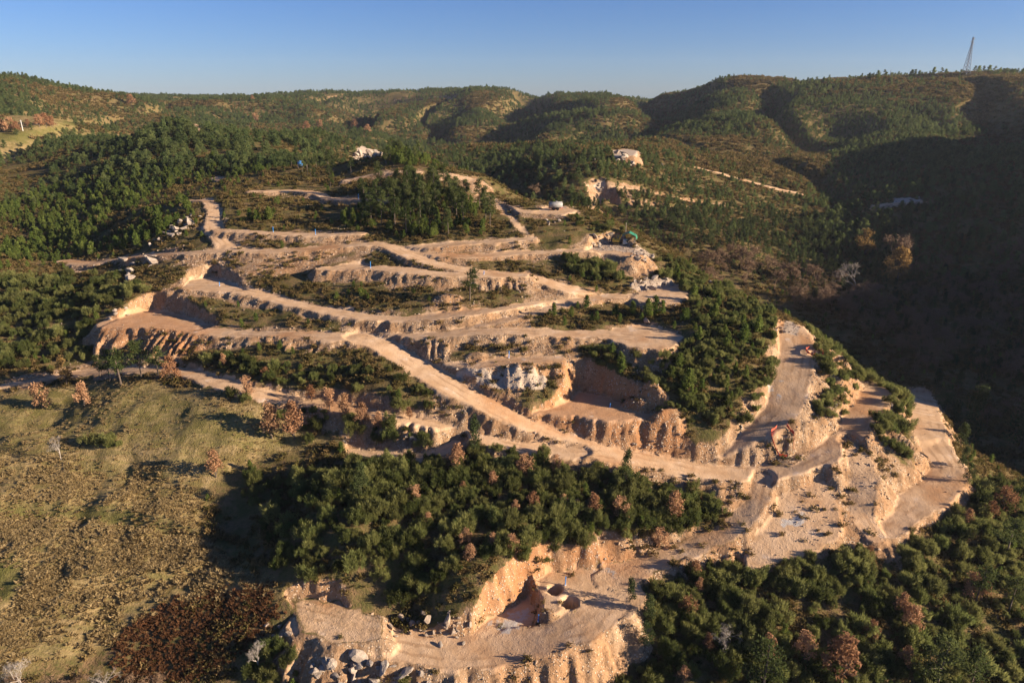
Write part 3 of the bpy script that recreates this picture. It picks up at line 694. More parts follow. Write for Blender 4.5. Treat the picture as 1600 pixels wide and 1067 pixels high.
def rand_pts(dens, y0, y1, smax=.78, smin=None):     # points of even density on the ground
    smin = -smax if smin is None else smin
    area = (smax - smin) * ((y1 + OFF) ** 2 - (y0 + OFF) ** 2) / 2; n = int(area * dens)
    y = np.sqrt(rng.random(n) * ((y1 + OFF) ** 2 - (y0 + OFF) ** 2) + (y0 + OFF) ** 2) - OFF; s = rng.random(n) * (smax - smin) + smin
    return s * (y + OFF), y
def zone(px, soft=1.0):
    G = np.zeros_like(Z); paint(G, px, 1.0, soft, 1.0); return G
def keep(x, y, G): m = rng.random(len(x)) < lookup(G, x, y); return x[m], y[m]
def ground_pts(x, y, sink=.05): return np.stack([x, y, lookup(Z, x, y) - sink], -1)
def project(P):
    P = np.atleast_2d(P); z = P[:, 2] - CAMZ; dep = P[:, 1] * CP - z * SP
    return 800 + FPX * P[:, 0] / dep, 533.5 - FPX * (P[:, 1] * SP + z * CP) / dep, dep
def visible(P, h):                # the part at height h above a ground point is not hidden by the hills
    u, v, dep = project(np.array([P[0], P[1], P[2] + h]))
    if not (-20 < u[0] < 1620 and -20 < v[0] < 1090): return False
    ys = np.linspace(45, P[1] - 1.5, 160); d = np.array([P[0], P[1], P[2] + h - CAMZ]) / P[1]
    return not (CAMZ + d[2] * ys < lookup(Z, d[0] * ys, ys) - .1).any()
# ------------------------------------------------------------------ where things grow
BARE = np.clip(DIRT * 1.6 + BANK * 1.5 + WHITE + CLAY, 0, 1)
broomA = zone([(480,742),(560,722),(640,704),(715,700),(800,706),(900,734),(1000,752),(1110,772),(1140,808),(1060,838),(960,858),(850,866),(820,872),(760,885),(690,915),(640,955),(590,960),(560,880),(480,810)])
broomA = np.maximum(broomA, zone([(640,690),(700,688),(740,700),(700,720)]) * .7)
broomB = zone([(1035,905),(1100,880),(1170,885),(1250,872),(1345,860),(1400,935),(1450,1005),(1500,1090),(860,1090),(1000,1010),(1020,960)])
broomC = zone([(1405,850),(1440,812),(1500,772),(1560,758),(1640,780),(1640,1090),(1500,1090),(1430,955)])
broomD = zone([(1060,405),(1150,464),(1213,502),(1222,560),(1195,580),(1190,640),(1120,665),(1060,650),(1040,620),(1000,600),(930,570),(900,530),(940,540),(1040,552),(1085,525),(1070,485),(1085,465),(1040,430),(1030,410)])
broomE = zone([(1252,505),(1300,530),(1368,590),(1345,625),(1310,660),(1270,650),(1295,600),(1262,545)])
broomF = zone([(1362,630),(1415,630),(1425,650),(1400,680),(1430,725),(1385,702),(1362,665)])
broomG = zone([(880,330),(960,357),(980,368),(930,366),(895,352)]); broomH = zone([(330,560),(420,572),(560,575),(690,600),(712,640),(640,650),(520,620),(400,600),(330,590)])
broomI = zone([(880,400),(930,398),(1000,410),(1040,432),(980,440),(940,445),(890,425)]); broomJ = zone([(380,735),(480,742),(500,830),(560,880),(590,955),(520,930),(440,905),(390,800)])
broomL = zone([(395,1010),(450,1000),(480,1045),(560,1075),(700,1075),(700,1095),(390,1095)]) * .8; broomM = zone([(128,700),(150,682),(190,680),(188,704),(150,714)])
broomK = np.maximum(zone([(60,515),(150,545),(150,570),(40,590),(-20,560)]) * .6, zone([(-60,430),(100,432),(180,430),(190,450),(260,455),(270,470),(160,500),(150,560),(-60,590)]) * .42)
broomN = zone([(300,600),(390,622),(470,640),(560,655),(660,676),(640,690),(560,690),(480,690),(420,650)]) * .75
BROOM = np.maximum.reduce([broomA, broomB, broomC, broomD * .9, broomE, broomF, broomG * .6, broomH * .55, broomI * .8, broomJ * .75, broomK, broomL, broomM]) * (1 - BARE)
BROOM = np.maximum(BROOM, np.maximum.reduce([broomN, broomE, broomF, broomD * .8, broomA * .9, broomL, broomJ * .6]) * (1 - np.clip(DIRT * 1.6, 0, 1)))
pineP = np.maximum.reduce([
  zone([(560,300),(640,280),(700,290),(760,320),(760,375),(640,372),(540,372),(530,345)]) * .55, zone([(880,405),(1000,420),(1000,438),(920,440)]) * .6,
  zone([(860,478),(960,480),(1060,485),(1080,505),(980,505),(860,496)]) * .7, zone([(900,545),(1060,560),(1150,600),(1100,650),(1040,615),(960,590)]) * .8,
  zone([(380,345),(430,340),(430,352),(380,356)]) * .8, zone([(620,235),(690,262),(640,262),(600,256)]), zone([(540,600),(690,605),(712,640),(600,625)]) * .4,
  zone([(1050,420),(1200,520),(1190,640),(1090,560)]) * .35]) * (1 - BARE)
hillP = zone([(-80,440),(0,430),(120,405),(240,385),(300,330),(300,300),(420,290),(520,255),(620,215),(500,190),(300,190),(180,232),(-80,330)], 4)
farP = sst(290, 330, Y2)
ss2 = S2
noiseP = fbm(X2, Y2, 70, 3, 51); noiseF = fbm(X2, Y2, 14, 2, 53)
dark_valley = zone([(900,325),(1000,345),(1080,385),(1250,465),(1400,545),(1640,700),(1640,430),(1400,400),(1300,380),(1150,330),(1000,318)], 4)
open_heath = np.maximum.reduce([zone([(1110,240),(1290,240),(1290,300),(1170,275)], 5), zone([(1010,130),(1140,108),(1330,118),(1330,128),(1140,135)], 8), zone([(1330,330),(1640,250),(1640,420),(1400,400)], 6) * .7,
   zone([(470,178),(640,150),(640,190),(520,205)], 8) * .5, zone([(1500,118),(1530,116),(1560,190),(1500,180)], 3), zone([(1320,122),(1640,112),(1640,124),(1320,134)], 8) * .8, zone([(450,150),(640,146),(900,150),(1000,142),(1000,150),(700,160),(560,158)], 9) * .6, zone([(100,290),(190,235),(300,205),(250,260),(160,300)], 5) * .3, zone([(-40,205),(130,188),(125,206),(60,225),(30,250),(-40,262)], 5), zone([(-40,265),(60,255),(110,330),(60,390),(-40,420)], 5) * .6])
FAR = farP * np.clip(.66 + noiseP * 1.3 + noiseF * .6, .05, 1) * (1 - open_heath * .93)

# ------------------------------------------------------------------ low growth (nobody could count it)
src = bpy.data.collections.new('heather_source')
for k in range(4): src.objects.link(bpy.data.objects.new('heather_%d' % k, new_mesh('heather', *heath(400 + k), 'heather')))
x, y = rand_pts(1.15, 66, 215); m = rng.random(len(x)) < (1 - np.clip(.88 - fbm(x, y, 9, 2, 62) * 1.1, .45, 1) * lookup(BARE, x, y)) * (1 - lookup(DIRT, x, y)) * (1 - lookup(MEAD, x, y)) * np.clip(.62 + fbm(x, y, 7, 3, 61) * 1.5, .05, 1); x, y = x[m], y[m]
x2, y2 = rand_pts(.42, 215, 420); m = rng.random(len(x2)) < (1 - lookup(BARE, x2, y2)) * (1 - lookup(MEAD, x2, y2)) * np.clip(.62 + fbm(x2, y2, 9, 3, 61) * 1.5, .05, 1); x2, y2 = x2[m], y2[m]
x3, y3 = rand_pts(.11, 420, 1200); m = rng.random(len(x3)) < (1 - lookup(FAR, x3, y3)) * (1 - lookup(MEAD, x3, y3)) * (1 - lookup(BARE, x3, y3)); x3, y3 = x3[m], y3[m]
sc = np.concatenate([rng.uniform(.6, 1.5, len(x)), rng.uniform(1.0, 2.1, len(x2)), rng.uniform(2.4, 4.4, len(x3))]); X = np.concatenate([x, x2, x3]); Y = np.concatenate([y, y2, y3])
scatter('heather_scrub', src, ground_pts(X, Y), np.stack([sc, sc, sc * rng.uniform(.6, 1.2, len(sc))], -1), 'low brown and olive heather scrub between the terraces', .1)
src = bpy.data.collections.new('tussock_source')
for k in range(4): src.objects.link(bpy.data.objects.new('tussock_%d' % k, new_mesh('tussock', *tuft(420 + k), 'tussock')))
x, y = rand_pts(7, 64, 140, .1, -.8); low = zone([(-60,720),(150,715),(330,740),(300,830),(420,905),(445,935),(300,960),(-60,1090)])
m = rng.random(len(x)) < lookup(MEAD, x, y) * (.3 + .7 * lookup(low, x, y)) * (1 - .75 * lookup(GREEN, x, y)) * np.clip(.85 + fbm(x, y, 6, 3, 65) * 1.6, .08, 1) * (1 - lookup(BARE, x, y)); x, y = x[m], y[m]
scatter('dry_grass_tussocks', src, ground_pts(x, y), (lambda q: np.stack([q, q, q * (.5 + .12 * lookup(low, x, y))], -1))(rng.uniform(.4, 1.1, len(x)) * (1 + .5 * lookup(low, x, y)) * (1 + .6 * np.clip(fbm(x, y, 8, 2, 66) * 2, 0, 1))), 'tan dry grass tussocks on the left meadow', .15)
src = bpy.data.collections.new('bracken_source')
for k in range(3): src.objects.link(bpy.data.objects.new('bracken_%d' % k, new_mesh('bracken', *tuft(440 + k, 40, .7), 'bracken')))
x, y = rand_pts(8, 64, 100, .05, -.75); x, y = keep(x, y, BRACK * .9)
scatter('dead_bracken', src, ground_pts(x, y), rng.uniform(.5, 1.05, len(x)), 'rust brown dead bracken patch below the meadow', .2)
src = bpy.data.collections.new('rubble_source')
for k in range(5): src.objects.link(bpy.data.objects.new('rubble_%d' % k, new_mesh('rubble', *rock(460 + k, 1), 'stone' if k < 4 else 'palerock')))
x, y = rand_pts(4.0, 66, 270); m = rng.random(len(x)) < np.clip(lookup(BANK, x, y) * (1 - lookup(DIRT, x, y)) * (.42 + fbm(x, y, 12, 2, 67) * 1.1) + lookup(WHITE, x, y) * .9, .004, 1) * (1 - lookup(MEAD, x, y)); x, y = x[m], y[m]
scatter('stone_rubble', src, ground_pts(x, y, 0), .07 + .24 * rng.random(len(x)) ** 4 + .0006 * y, 'loose stones and rubble on the cut banks', .6)

x, y = rand_pts(.9, 66, 250); m = rng.random(len(x)) < np.clip(lookup(BANK, x, y) * (1 - lookup(DIRT, x, y)) * (.22 + fbm(x, y, 10, 2, 69) * 1.2), 0, 1) * (1 - lookup(MEAD, x, y)); x, y = x[m], y[m]
q = .16 + .34 * rng.random(len(x)) ** 2.2
scatter('bank_blocks', src, ground_pts(x, y, 0), np.stack([q * 1.2, q, q * .8], -1), 'broken blocks lying on the cut banks', .8)
# ------------------------------------------------------------------ pines and bushes: the largest ones are things, the rest is forest
def split(P, sc, h, nmax):
    u, v, dep = project(P); size = sc * h / dep; order = np.argsort(-size); pick = []
    for i in order:
        if len(pick) >= nmax: break
        if 5 < u[i] < 1595 and visible(P[i], h * sc[i] * .75): pick.append(i)
    rest = np.ones(len(P), bool); rest[pick] = False
    return pick, rest, u, v
x, y = rand_pts(.16, 66, 330); a = np.clip(lookup(pineP, x, y) + lookup(hillP, x, y) * np.clip(.42 + fbm(x, y, 34, 3, 71) * 1.9, .05, .85), 0, 1)
base = .05 + .05 * np.clip(noise(x, y, 18, 73) * 3, 0, 1); inb = lookup(BROOM, x, y)
m = rng.random(len(x)) < np.clip(a * .85 + base * (1 - lookup(MEAD, x, y)) + inb * .05, 0, 1) * (1 - lookup(BARE, x, y)) * (1 - lookup(MEAD, x, y) * .99) * (1 - lookup(farP, x, y) * .5); x, y = x[m], y[m]; a = a[m]
P = ground_pts(x, y, .1); sc = .28 + .30 * rng.random(len(x)) + .42 * np.clip(a, 0, 1) * rng.uniform(.25, 1.35, len(x)) + .5 * (rng.random(len(x)) < .07) * np.clip(a * 2, 0, 1)
pick, rest, u, v = split(P, sc, 4.0, 300)
def pine_label(u, v):
    if v > 850: return 'green young pine among the bushes below the quarry pit'
    if u > 1180: return 'green young pine beside the wide track on the right flank'
    if v > 540 and u > 860: return 'green young pine in the thicket right of the red excavated alcove'
    if v > 540 and u < 330: return 'green young pine in the scrub above the meadow'
    if v > 540: return 'green young pine in the scrub between the two lower dirt roads'
    if v > 470 and u > 830: return 'green young pine between the two right-hand rubble platforms'
    if u > 850 and v > 395: return 'green young pine in the bushes below the excavator platform'
    if u > 530 and v < 385: return 'green pine in the grove on the upper terraces'
    if u < 330: return 'green young pine on the left slope beside the white outcrop'
    return 'green young pine standing alone on a scrubby terrace'
SHAPE = dict(young_pine=('conical', 'broad', 'narrow', 'spreading', 'full'), broom_bush=('compact', 'tall', 'low', 'loose', 'wide'), bare_tree=('upright', 'forked', 'twiggy', 'spreading'), evergreen_tree=('rounded', 'slender', 'broad'))
def sized(kind, text, sc, lo, hi):
    k = random.randrange(len(SHAPE[kind])); return k, ('small ' if sc < lo else 'large ' if sc > hi else '') + SHAPE[kind][k] + ' ' + text
for i in pick:
    l = pine_label(u[i], v[i]); k, t_ = sized('young_pine', l, sc[i], .55, .85); plant('young_pine', 'young_pine', t_, 'pine tree', P[i], float(sc[i]), 'young pines: ' + l[12:], k)
scatter('young_pine_wood', protos_for('young_pine'), P[rest], np.stack([sc[rest] * 1.05, sc[rest] * 1.05, sc[rest]], -1), 'young green pines covering the slopes')
# far forest
x, y = rand_pts(.17, 300, 760, .8); x, y = keep(x, y, FAR * (1 - BARE)); P1 = ground_pts(x, y, .2); s1 = (.35 + .8 * rng.random(len(x)) ** 1.5) * (1 + np.clip(noise(x, y, 90, 77), 0, 1) * .9)
x, y = rand_pts(.06, 760, 1750, .76); x, y = keep(x, y, FAR); P2 = ground_pts(x, y, .3); s2 = .7 + 1.1 * rng.random(len(x)) ** 1.5
PR['far_pine'] = []
for k in range(4):
    cr, tr = pine_young(500 + k, 4.0, (.40, .34, .46, .38)[k], .04, .7); proto('far_pine', cr, None, 'farpine', None)
Pf = np.concatenate([P1, P2]); sf = np.concatenate([s1, s2])
scatter('far_pine_forest', protos_for('far_pine'), Pf, np.stack([sf, sf, sf * rng.uniform(.6, 1.0, len(sf))], -1), 'dark green pine forest on the far hills')
# broom and other bushes
x, y = rand_pts(.52, 66, 260); m = rng.random(len(x)) < lookup(BROOM, x, y) * np.clip(.85 + noise(x, y, 8, 79) * .5, .2, 1); x, y = x[m], y[m]
P = ground_pts(x, y, .1); flank = np.clip(lookup(np.maximum.reduce([broomD, broomE, broomG, broomH]), x, y), 0, 1); sc = (.4 + .85 * rng.random(len(x)) ** 1.4) * (1 - .28 * flank)
pick, rest, u, v = split(P, sc, 2.6, 300)
def bush_label(u, v):
    if u > 1400 and v > 740: return 'dark green broom bush on the far side of the steep rutted track'
    if u > 1000 and v > 840: return 'dark green broom bush in the thicket below the grey rutted pad'
    if v > 690 and u > 560: return 'dark green broom bush in the wooded slope above the quarry pit'
    if v > 1000: return 'green broom bush in the boulder bank below the pit road'
    if u < 200: return 'dark broom bush of the lone clump in the meadow'
    if v > 690: return 'olive broom bush on the shaded slope beside the meadow'
    if u > 1240: return 'green broom bush on the narrow strip between the right-hand tracks'
    return 'green broom bush on the terraced hillside'
for i in pick:
    l = bush_label(u[i], v[i]); k, t_ = sized('broom_bush', l, sc[i], .75, 1.05); plant('broom_bush', 'broom_bush', t_, 'bush', P[i], float(sc[i]), 'broom bushes: ' + l[l.index('bush') + 5:], k)
scatter('broom_thicket', protos_for('broom_bush'), P[rest], sc[rest], 'dense green broom thicket')
# the wood that fills the valley behind the terraced hill
x, y = rand_pts(.05, 200, 440, .85, 0); VW = np.maximum(dark_valley, zone([(870,300),(940,300),(1060,318),(1200,330),(1330,345),(1330,420),(1200,440),(1000,345),(900,325)], 4))
m = rng.random(len(x)) < lookup(VW, x, y) * np.clip(.75 + noise(x, y, 30, 91) * .6, .1, 1) * (1 - lookup(BARE, x, y)); x, y = x[m], y[m]
scatter('valley_woodland', protos_for('evergreen_tree'), ground_pts(x, y, .1), rng.uniform(.35, .85, len(x)), 'dark mixed woodland filling the valley')
# ------------------------------------------------------------------ single trees and bushes seen in the photograph
def height_m(p, px): return px * project(p)[2][0] / FPX / .93
def tree_at(kind, name, u, v, px, label, cat, group=None, var=None, H=5.0, wide=1.0, dx=0.0):
    p = hit(u, v); p[2] -= .08; k = height_m(p, px) / H
    t = plant(kind, name, label, cat, p, (k * wide, k * wide, k), group, var); return t
tree_at('oak_tree', 'oak_tree', 425, 684, 56, 'orange brown leafy oak, left one of the pair at the meadow edge', 'oak tree', None, 0)
tree_at('oak_tree', 'oak_tree', 460, 686, 60, 'orange brown pointed oak, right one of the pair at the meadow edge', 'oak tree', None, 2, wide=.9)
tree_at('oak_tree', 'oak_tree', 388, 618, 32, 'pinkish brown oak between the lower road and the meadow', 'oak tree', None, 1)
tree_at('oak_tree', 'oak_tree', 270, 596, 40, 'tan brown round oak beside the pine group at the lower road bend', 'oak tree', None, 3)
tree_at('oak_tree', 'oak_tree', 338, 745, 44, 'small pinkish oak alone at the shadow edge on the meadow', 'oak tree', None, 2)
tree_at('oak_tree', 'oak_tree', 66, 638, 42, 'thin brown oak with long shadow in the green field corner', 'oak tree', None, 1)
tree_at('oak_tree', 'oak_tree', 133, 634, 38, 'pale tan thin-leaved oak beside the field track', 'oak tree', None, 0)
for i, (u, v, px) in enumerate([(487, 628, 28), (515, 640, 36), (540, 652, 38), (568, 664, 36), (592, 672, 30)]):
    tree_at('oak_tree', 'oak_tree', u, v, px, 'pinkish brown oak in the leaning row below the lower road', 'oak tree', 'oak row below the lower road', i)
for i, (u, v, px) in enumerate([(716, 735, 44), (820, 740, 34), (770, 762, 28), (868, 736, 28), (724, 770, 20), (648, 786, 32), (805, 803, 24), (832, 796, 30), (927, 804, 36), (969, 808, 36), (902, 800, 22), (881, 788, 18),
      (669, 820, 22), (728, 848, 26), (770, 855, 26), (800, 866, 34), (735, 876, 30), (1030, 855, 34), (1052, 812, 48)]):
    tree_at('oak_tree', 'oak_sapling', u, v, px, 'small rust brown oak among the green broom above the pit', 'oak tree', 'brown oaks above the pit', i, wide=1.1)
for i, (u, v, px) in enumerate([(1085, 905, 34), (1073, 965, 40), (1092, 925, 26), (1252, 1030, 50), (1198, 1035, 50), (1360, 998, 34), (1405, 965, 44), (1424, 985, 44), (1414, 1040, 36), (1516, 932, 42), (1540, 932, 26), (1067, 1066, 30), (1357, 876, 26), (1566, 800, 44), (1509, 822, 30), (1545, 810, 30), (1105, 1015, 30)]):
    tree_at('oak_tree', 'oak_sapling', u, v, px, 'small copper brown oak in the thicket right of the pit', 'oak tree', 'brown oaks right of the pit', i)
tree_at('oak_tree', 'oak_tree', 1310, 1064, 84, 'large rounded copper brown oak standing above the dark thicket', 'oak tree', None, 0, wide=1.05)
for i, (u, v, px) in enumerate([(350, 572, 20), (415, 590, 18), (640, 655, 20)]):
    tree_at('oak_tree', 'oak_sapling', u, v, px, 'small brown oak in scrub above the lower road', 'oak tree', 'small oaks above the lower road', i)
tree_at('yellow_tree', 'yellow_tree', 105, 602, 46, 'narrow mustard yellow tree on the track above the field', 'tree', None, 0, wide=.75)
tree_at('yellow_tree', 'yellow_tree', 1400, 442, 52, 'golden yellow tree on the edge of the shaded valley', 'tree', None, 1, wide=1.3)
tree_at('yellow_tree', 'yellow_tree', 1350, 400, 40, 'ochre leafy tree beside the valley spur', 'tree', None, 0, wide=1.2)
for i, (u, v, px) in enumerate([(172, 596, 48), (190, 602, 56), (221, 590, 58), (248, 590, 48), (157, 590, 36)]):
    tree_at('tall_pine', 'tall_pine', u, v, px, 'tall green pine of the group under the red left bank', 'pine tree', 'pines under the red bank', i, 9.0, 1.25)
tree_at('tall_pine', 'tall_pine', 734, 470, 48, 'lone spreading pine on the edge of a rubble bank', 'pine tree', None, 0, 9.0, 1.3)
tree_at('evergreen_tree', 'evergreen_tree', 742, 712, 66, 'slim dark evergreen at the upper edge of the wooded slope', 'tree', None, 1, 6.0, .62)
tree_at('evergreen_tree', 'evergreen_tree', 978, 762, 62, 'slim dark evergreen overlapping the main dirt road', 'tree', None, 0, 6.0, .62)
tree_at('evergreen_tree', 'evergreen_tree', 566, 780, 60, 'grey green evergreen beside the shaded hollow', 'tree', None, 2, 6.0, .75)
tree_at('evergreen_tree', 'evergreen_tree', 985, 940, 42, 'small green tree casting a shadow over the pit bench', 'tree', None, 0, 6.0, .8)
tree_at('evergreen_tree', 'evergreen_tree', 1012, 972, 52, 'bushy green tree at the right rim of the pit', 'tree', None, 1, 6.0, .9)
tree_at('evergreen_tree', 'evergreen_tree', 1008, 1010, 44, 'bushy green tree on the eroded bank below the pit bench', 'tree', None, 2, 6.0, .9)
tree_at('evergreen_tree', 'evergreen_tree', 1512, 700, 96, 'tall leafy evergreen in the shaded valley, tree top in sunlight', 'tree', None, 0, 6.0, .7)
tree_at('evergreen_tree', 'evergreen_tree', 1592, 700, 72, 'broad leafy evergreen beyond the tall valley tree', 'tree', None, 2, 6.0, 1.0)
for i, (u, v, px, l) in enumerate([(1190, 1090, 96, 'tall grey green pine with bare lower stem in the thicket'), (1462, 1075, 92, 'tall pine beside the large copper oak'), (1512, 1085, 84, 'tall pine with loose crown at the thicket end'),
      (1524, 940, 62, 'leaning pine with pale stem on the grassy edge'), (1576, 955, 60, 'pine on the bright grass edge'), (1572, 868, 64, 'dense grey green pine beyond the broom slope'), (1590, 790, 50, 'green pine at the foot of the broom slope')]):
    tree_at('tall_pine', 'tall_pine', u, v, px, l, 'pine tree', None, i, 9.0, 1.35)
for u, v, px, l in [(96, 718, 46, 'pale leafless tree on the upper meadow'), (405, 1045, 56, 'pale leafless bushy tree below the pit platform'), (168, 1085, 72, 'pale leafless spreading tree at the foot of the meadow'),
      (40, 1090, 80, 'large pale leafless tree beside the red bushes'), (1335, 458, 62, 'pale leafless forked tree over the dark valley'), (1140, 1010, 60, 'dead pale branching tree in the thicket')]:
    tree_at('pale_tree', 'leafless_tree', u, v, px, l, 'bare tree', None, None, 6.0, 1.1)
for i, (u, v, px) in enumerate([(10, 1085, 50), (90, 1088, 52), (215, 1088, 56), (255, 1086, 44), (295, 1090, 40), (130, 1080, 36)]):
    tree_at('bare_tree', 'bare_tree', u, v, px, 'reddish leafless bush at the foot of the bracken slope', 'bare tree', 'reddish bushes below the bracken', i, 6.0, 1.5)
tree_at('bare_tree', 'bare_tree', 838, 306, 26, 'grey leafless bushy tree behind the grey tank trailer', 'bare tree', None, 1, 6.0, 1.5)
tree_at('bare_tree', 'bare_tree', 1388, 420, 72, 'large brown leafless tree at the tip of the valley spur', 'bare tree', None, 2, 6.0, 1.1)
def in_zone(n, px, y0, y1, smin, smax):
    G = zone(px, 2); out = []
    while len(out) < n:
        x, y = rand_pts(.02, y0, y1, smax, smin); x, y = keep(x, y, G * (1 - BARE)); out += list(zip(x, y))
    random.shuffle(out); return out[:n]
for i, (x, y) in enumerate(in_zone(110, [(1050, 395), (1130, 425), (1230, 475), (1330, 520), (1400, 570), (1450, 600), (1520, 560), (1400, 480), (1300, 440), (1150, 400), (1080, 380)], 170, 300, .1, .7)):
    p = ground_pts(np.array([x]), np.array([y]))[0]
    q = random.uniform(1.2, 2.2); k, t_ = sized('bare_tree', 'brown leafless tree along the valley stream behind the terraced hill', q, 1.53333, 1.86667); plant('bare_tree', 'bare_tree', t_, 'bare tree', p, q, 'bare trees along the stream', k)
for i, (x, y) in enumerate(in_zone(60, [(1400, 420), (1600, 380), (1640, 600), (1560, 700), (1480, 600), (1420, 500)], 140, 330, .3, .8)):
    p = ground_pts(np.array([x]), np.array([y]))[0]
    q = random.uniform(1.2, 2.2); k, t_ = sized('bare_tree', 'dark leafless tree on the shaded slope across the valley', q, 1.53333, 1.86667); plant('bare_tree', 'bare_tree', t_, 'bare tree', p, q, 'bare trees on the shaded slope', k)
for i, (x, y) in enumerate(in_zone(60, [(880, 325), (1000, 322), (1150, 330), (1290, 345), (1330, 380), (1280, 420), (1120, 385), (1000, 350), (930, 340)], 230, 400, 0, .5)):
    p = ground_pts(np.array([x]), np.array([y]))[0]
    plant('evergreen_tree' if i % 3 else 'tall_pine', 'valley_tree', 'dark leafy tree in the valley wood behind the excavator', 'tree', p, random.uniform(.6, 1.0) * (1 if i % 3 else .75), 'valley wood behind the excavator', i)
for i, (x, y) in enumerate(in_zone(110, [(1330, 340), (1640, 330), (1640, 640), (1560, 720), (1480, 610), (1400, 540), (1300, 470), (1260, 420)], 140, 400, .2, .85)):
    p = ground_pts(np.array([x]), np.array([y]))[0]
    q = random.uniform(0.55, 1.1); k, t_ = sized('evergreen_tree', 'dark leafy tree on the shaded valley side', q, 0.733333, 0.916667); plant('evergreen_tree', 'valley_tree', t_, 'tree', p, q, 'trees on the shaded valley side', k)
for i, (u, v, px) in enumerate([(5, 206, 18), (18, 207, 22), (28, 208, 16), (62, 199, 18), (72, 199, 20), (82, 199, 16), (45, 200, 12)]):
    tree_at('oak_tree', 'oak_tree', u, v, px, 'brown leafed tree in the hedge beside the far green field', 'oak tree', 'hedge trees by the far field', i, 5.0, 1.3)
for i, (u, v, px) in enumerate([(480, 205, 14), (500, 200, 12), (555, 205, 16), (575, 208, 12), (205, 165, 16), (400, 190, 12), (395, 158, 8)]):
    tree_at('oak_tree', 'oak_tree', u, v, px, 'brown leafless patch tree on the wooded far slope', 'oak tree', 'brown trees on the far slope', i, 5.0, 1.4)
for i, (x, y) in enumerate(in_zone(70, [(555,330),(580,300),(620,285),(700,295),(765,330),(765,372),(690,376),(620,374),(560,370)], 180, 300, -.35, .1)):
    p = ground_pts(np.array([x]), np.array([y]))[0]
    q = random.uniform(.55, 1.15); l = ('short' if q < .7 else 'medium tall' if q < .85 else 'tall' if q < 1 else 'very tall') + (' thin-crowned', ' dense-crowned', ' open-crowned')[i % 3]
    plant('tall_pine', 'tall_pine', l + ' green pine with bare stem in the grove on the upper terraces', 'pine tree', p, q, 'tall pines of the upper grove', i)
for i, (x, y) in enumerate(in_zone(26, [(605,240),(640,236),(690,258),(650,268),(600,258)], 240, 330, -.3, .05) + in_zone(22, [(440,255),(540,252),(560,290),(470,290)], 220, 330, -.5, 0)):
    p = ground_pts(np.array([x]), np.array([y]))[0]
    plant('tall_pine', 'tall_pine', 'tall green pine around the summit crag', 'pine tree', p, random.uniform(.5, .95), 'tall pines around the summit', i)
for i, (u, v, px) in enumerate([(1500,700,40),(1488,668,44),(1476,640,40),(1504,730,34),(1462,612,36),(1512,752,30)]):
    tree_at('evergreen_tree', 'valley_tree', u, v, px, 'dark leafy tree at the outer edge of the lower right track', 'tree', 'trees along the lower right track', i, 6.0, .9)
def skyline(u):
    for v in range(70, 240):
        d = ray(u, v); ys = _ys[_ys < 2400]
        if (CAMZ + d[2] * ys < lookup(Z, d[0] * ys, ys)).any(): return v
    return 140
for i, u in enumerate([1118, 1125, 1133, 1139, 1146, 1243, 1262, 1268, 1346, 1358, 1364, 1372, 1382, 1424, 1429, 1436, 1452, 1458, 1471, 1477, 1522, 1528, 1536, 1545, 1553, 1562, 1590, 1597]):
    tree_at('young_pine' if i % 2 else 'tall_pine', 'ridge_pine', u, skyline(u) + 1.2, random.uniform(5, 9) if i < 8 else random.uniform(7, 12), 'small dark pine against the sky on the right ridge', 'pine tree', 'pines on the ridge line', i, 4.0 if i % 2 else 9.0, 1.2)

# ------------------------------------------------------------------ rocks
def rocks(n, px, lo, hi, name, label, cat, group, pale=True, lift=.3, flat=1.0):
    n = max(1, round(n * .72)); P0 = np.array(px, float); done = 0; tries = 0
    while done < n and tries < 4000:
        tries += 1
        if len(px) == 2:
            q = P0[0] + (P0[1] - P0[0]) * random.random() + np.random.default_rng(tries + n * 77).normal(size=2) * [7, 4.5]
        else:
            q = P0.min(0) + (P0.max(0) - P0.min(0)) * [random.random(), random.random()]
            if not inpoly(np.array([q[0]]), np.array([q[1]]), P0)[0]: continue
        p = hit(*q); r = lo + (hi - lo) * random.random() ** 1.8
        o = link(name, random.choice(PALE if pale else ROCK)); tag(o, label, cat, group)
        o.location = (p[0], p[1], p[2] + r * lift); o.rotation_euler = (random.uniform(-.4, .4), random.uniform(-.4, .4), random.random() * 6.28)
        o.scale = (r * random.uniform(.8, 1.3), r * random.uniform(.8, 1.2), r * random.uniform(.7, 1.15) * flat); done += 1
rocks(40, [(300, 340), (245, 382)], .8, 2.4, 'boulder', 'white boulder in the outcrop line left of the bending upper track', 'boulder', 'white outcrop by the upper track')
rocks(26, [(190, 410), (215, 398), (245, 402), (238, 425), (200, 445), (185, 432)], .8, 2.2, 'boulder', 'pale boulder in the outcrop left of the brown cleared terrace', 'boulder', 'pale outcrop by the cleared terrace')
rocks(9, [(170, 494), (200, 482)], .4, 1.0, 'boulder', 'pale boulder above the left end of the red platform', 'boulder', 'boulders above the red platform')
rocks(8, [(10, 455), (50, 448)], .4, 1.0, 'boulder', 'grey boulder in the far left scrub', 'boulder', 'boulders in the left scrub', False)
rocks(26, [(545, 250), (560, 242), (597, 240), (600, 248), (570, 252)], 1.3, 3.2, 'boulder', 'sunlit boulder of the stacked crag on the hill top', 'boulder', 'hill top crag', True, .7)
rocks(18, [(955, 244), (965, 232), (995, 234), (1000, 250), (985, 262), (960, 258)], 1.2, 3.4, 'boulder', 'pale boulder on the wooded knoll across the valley', 'boulder', 'knoll boulders')
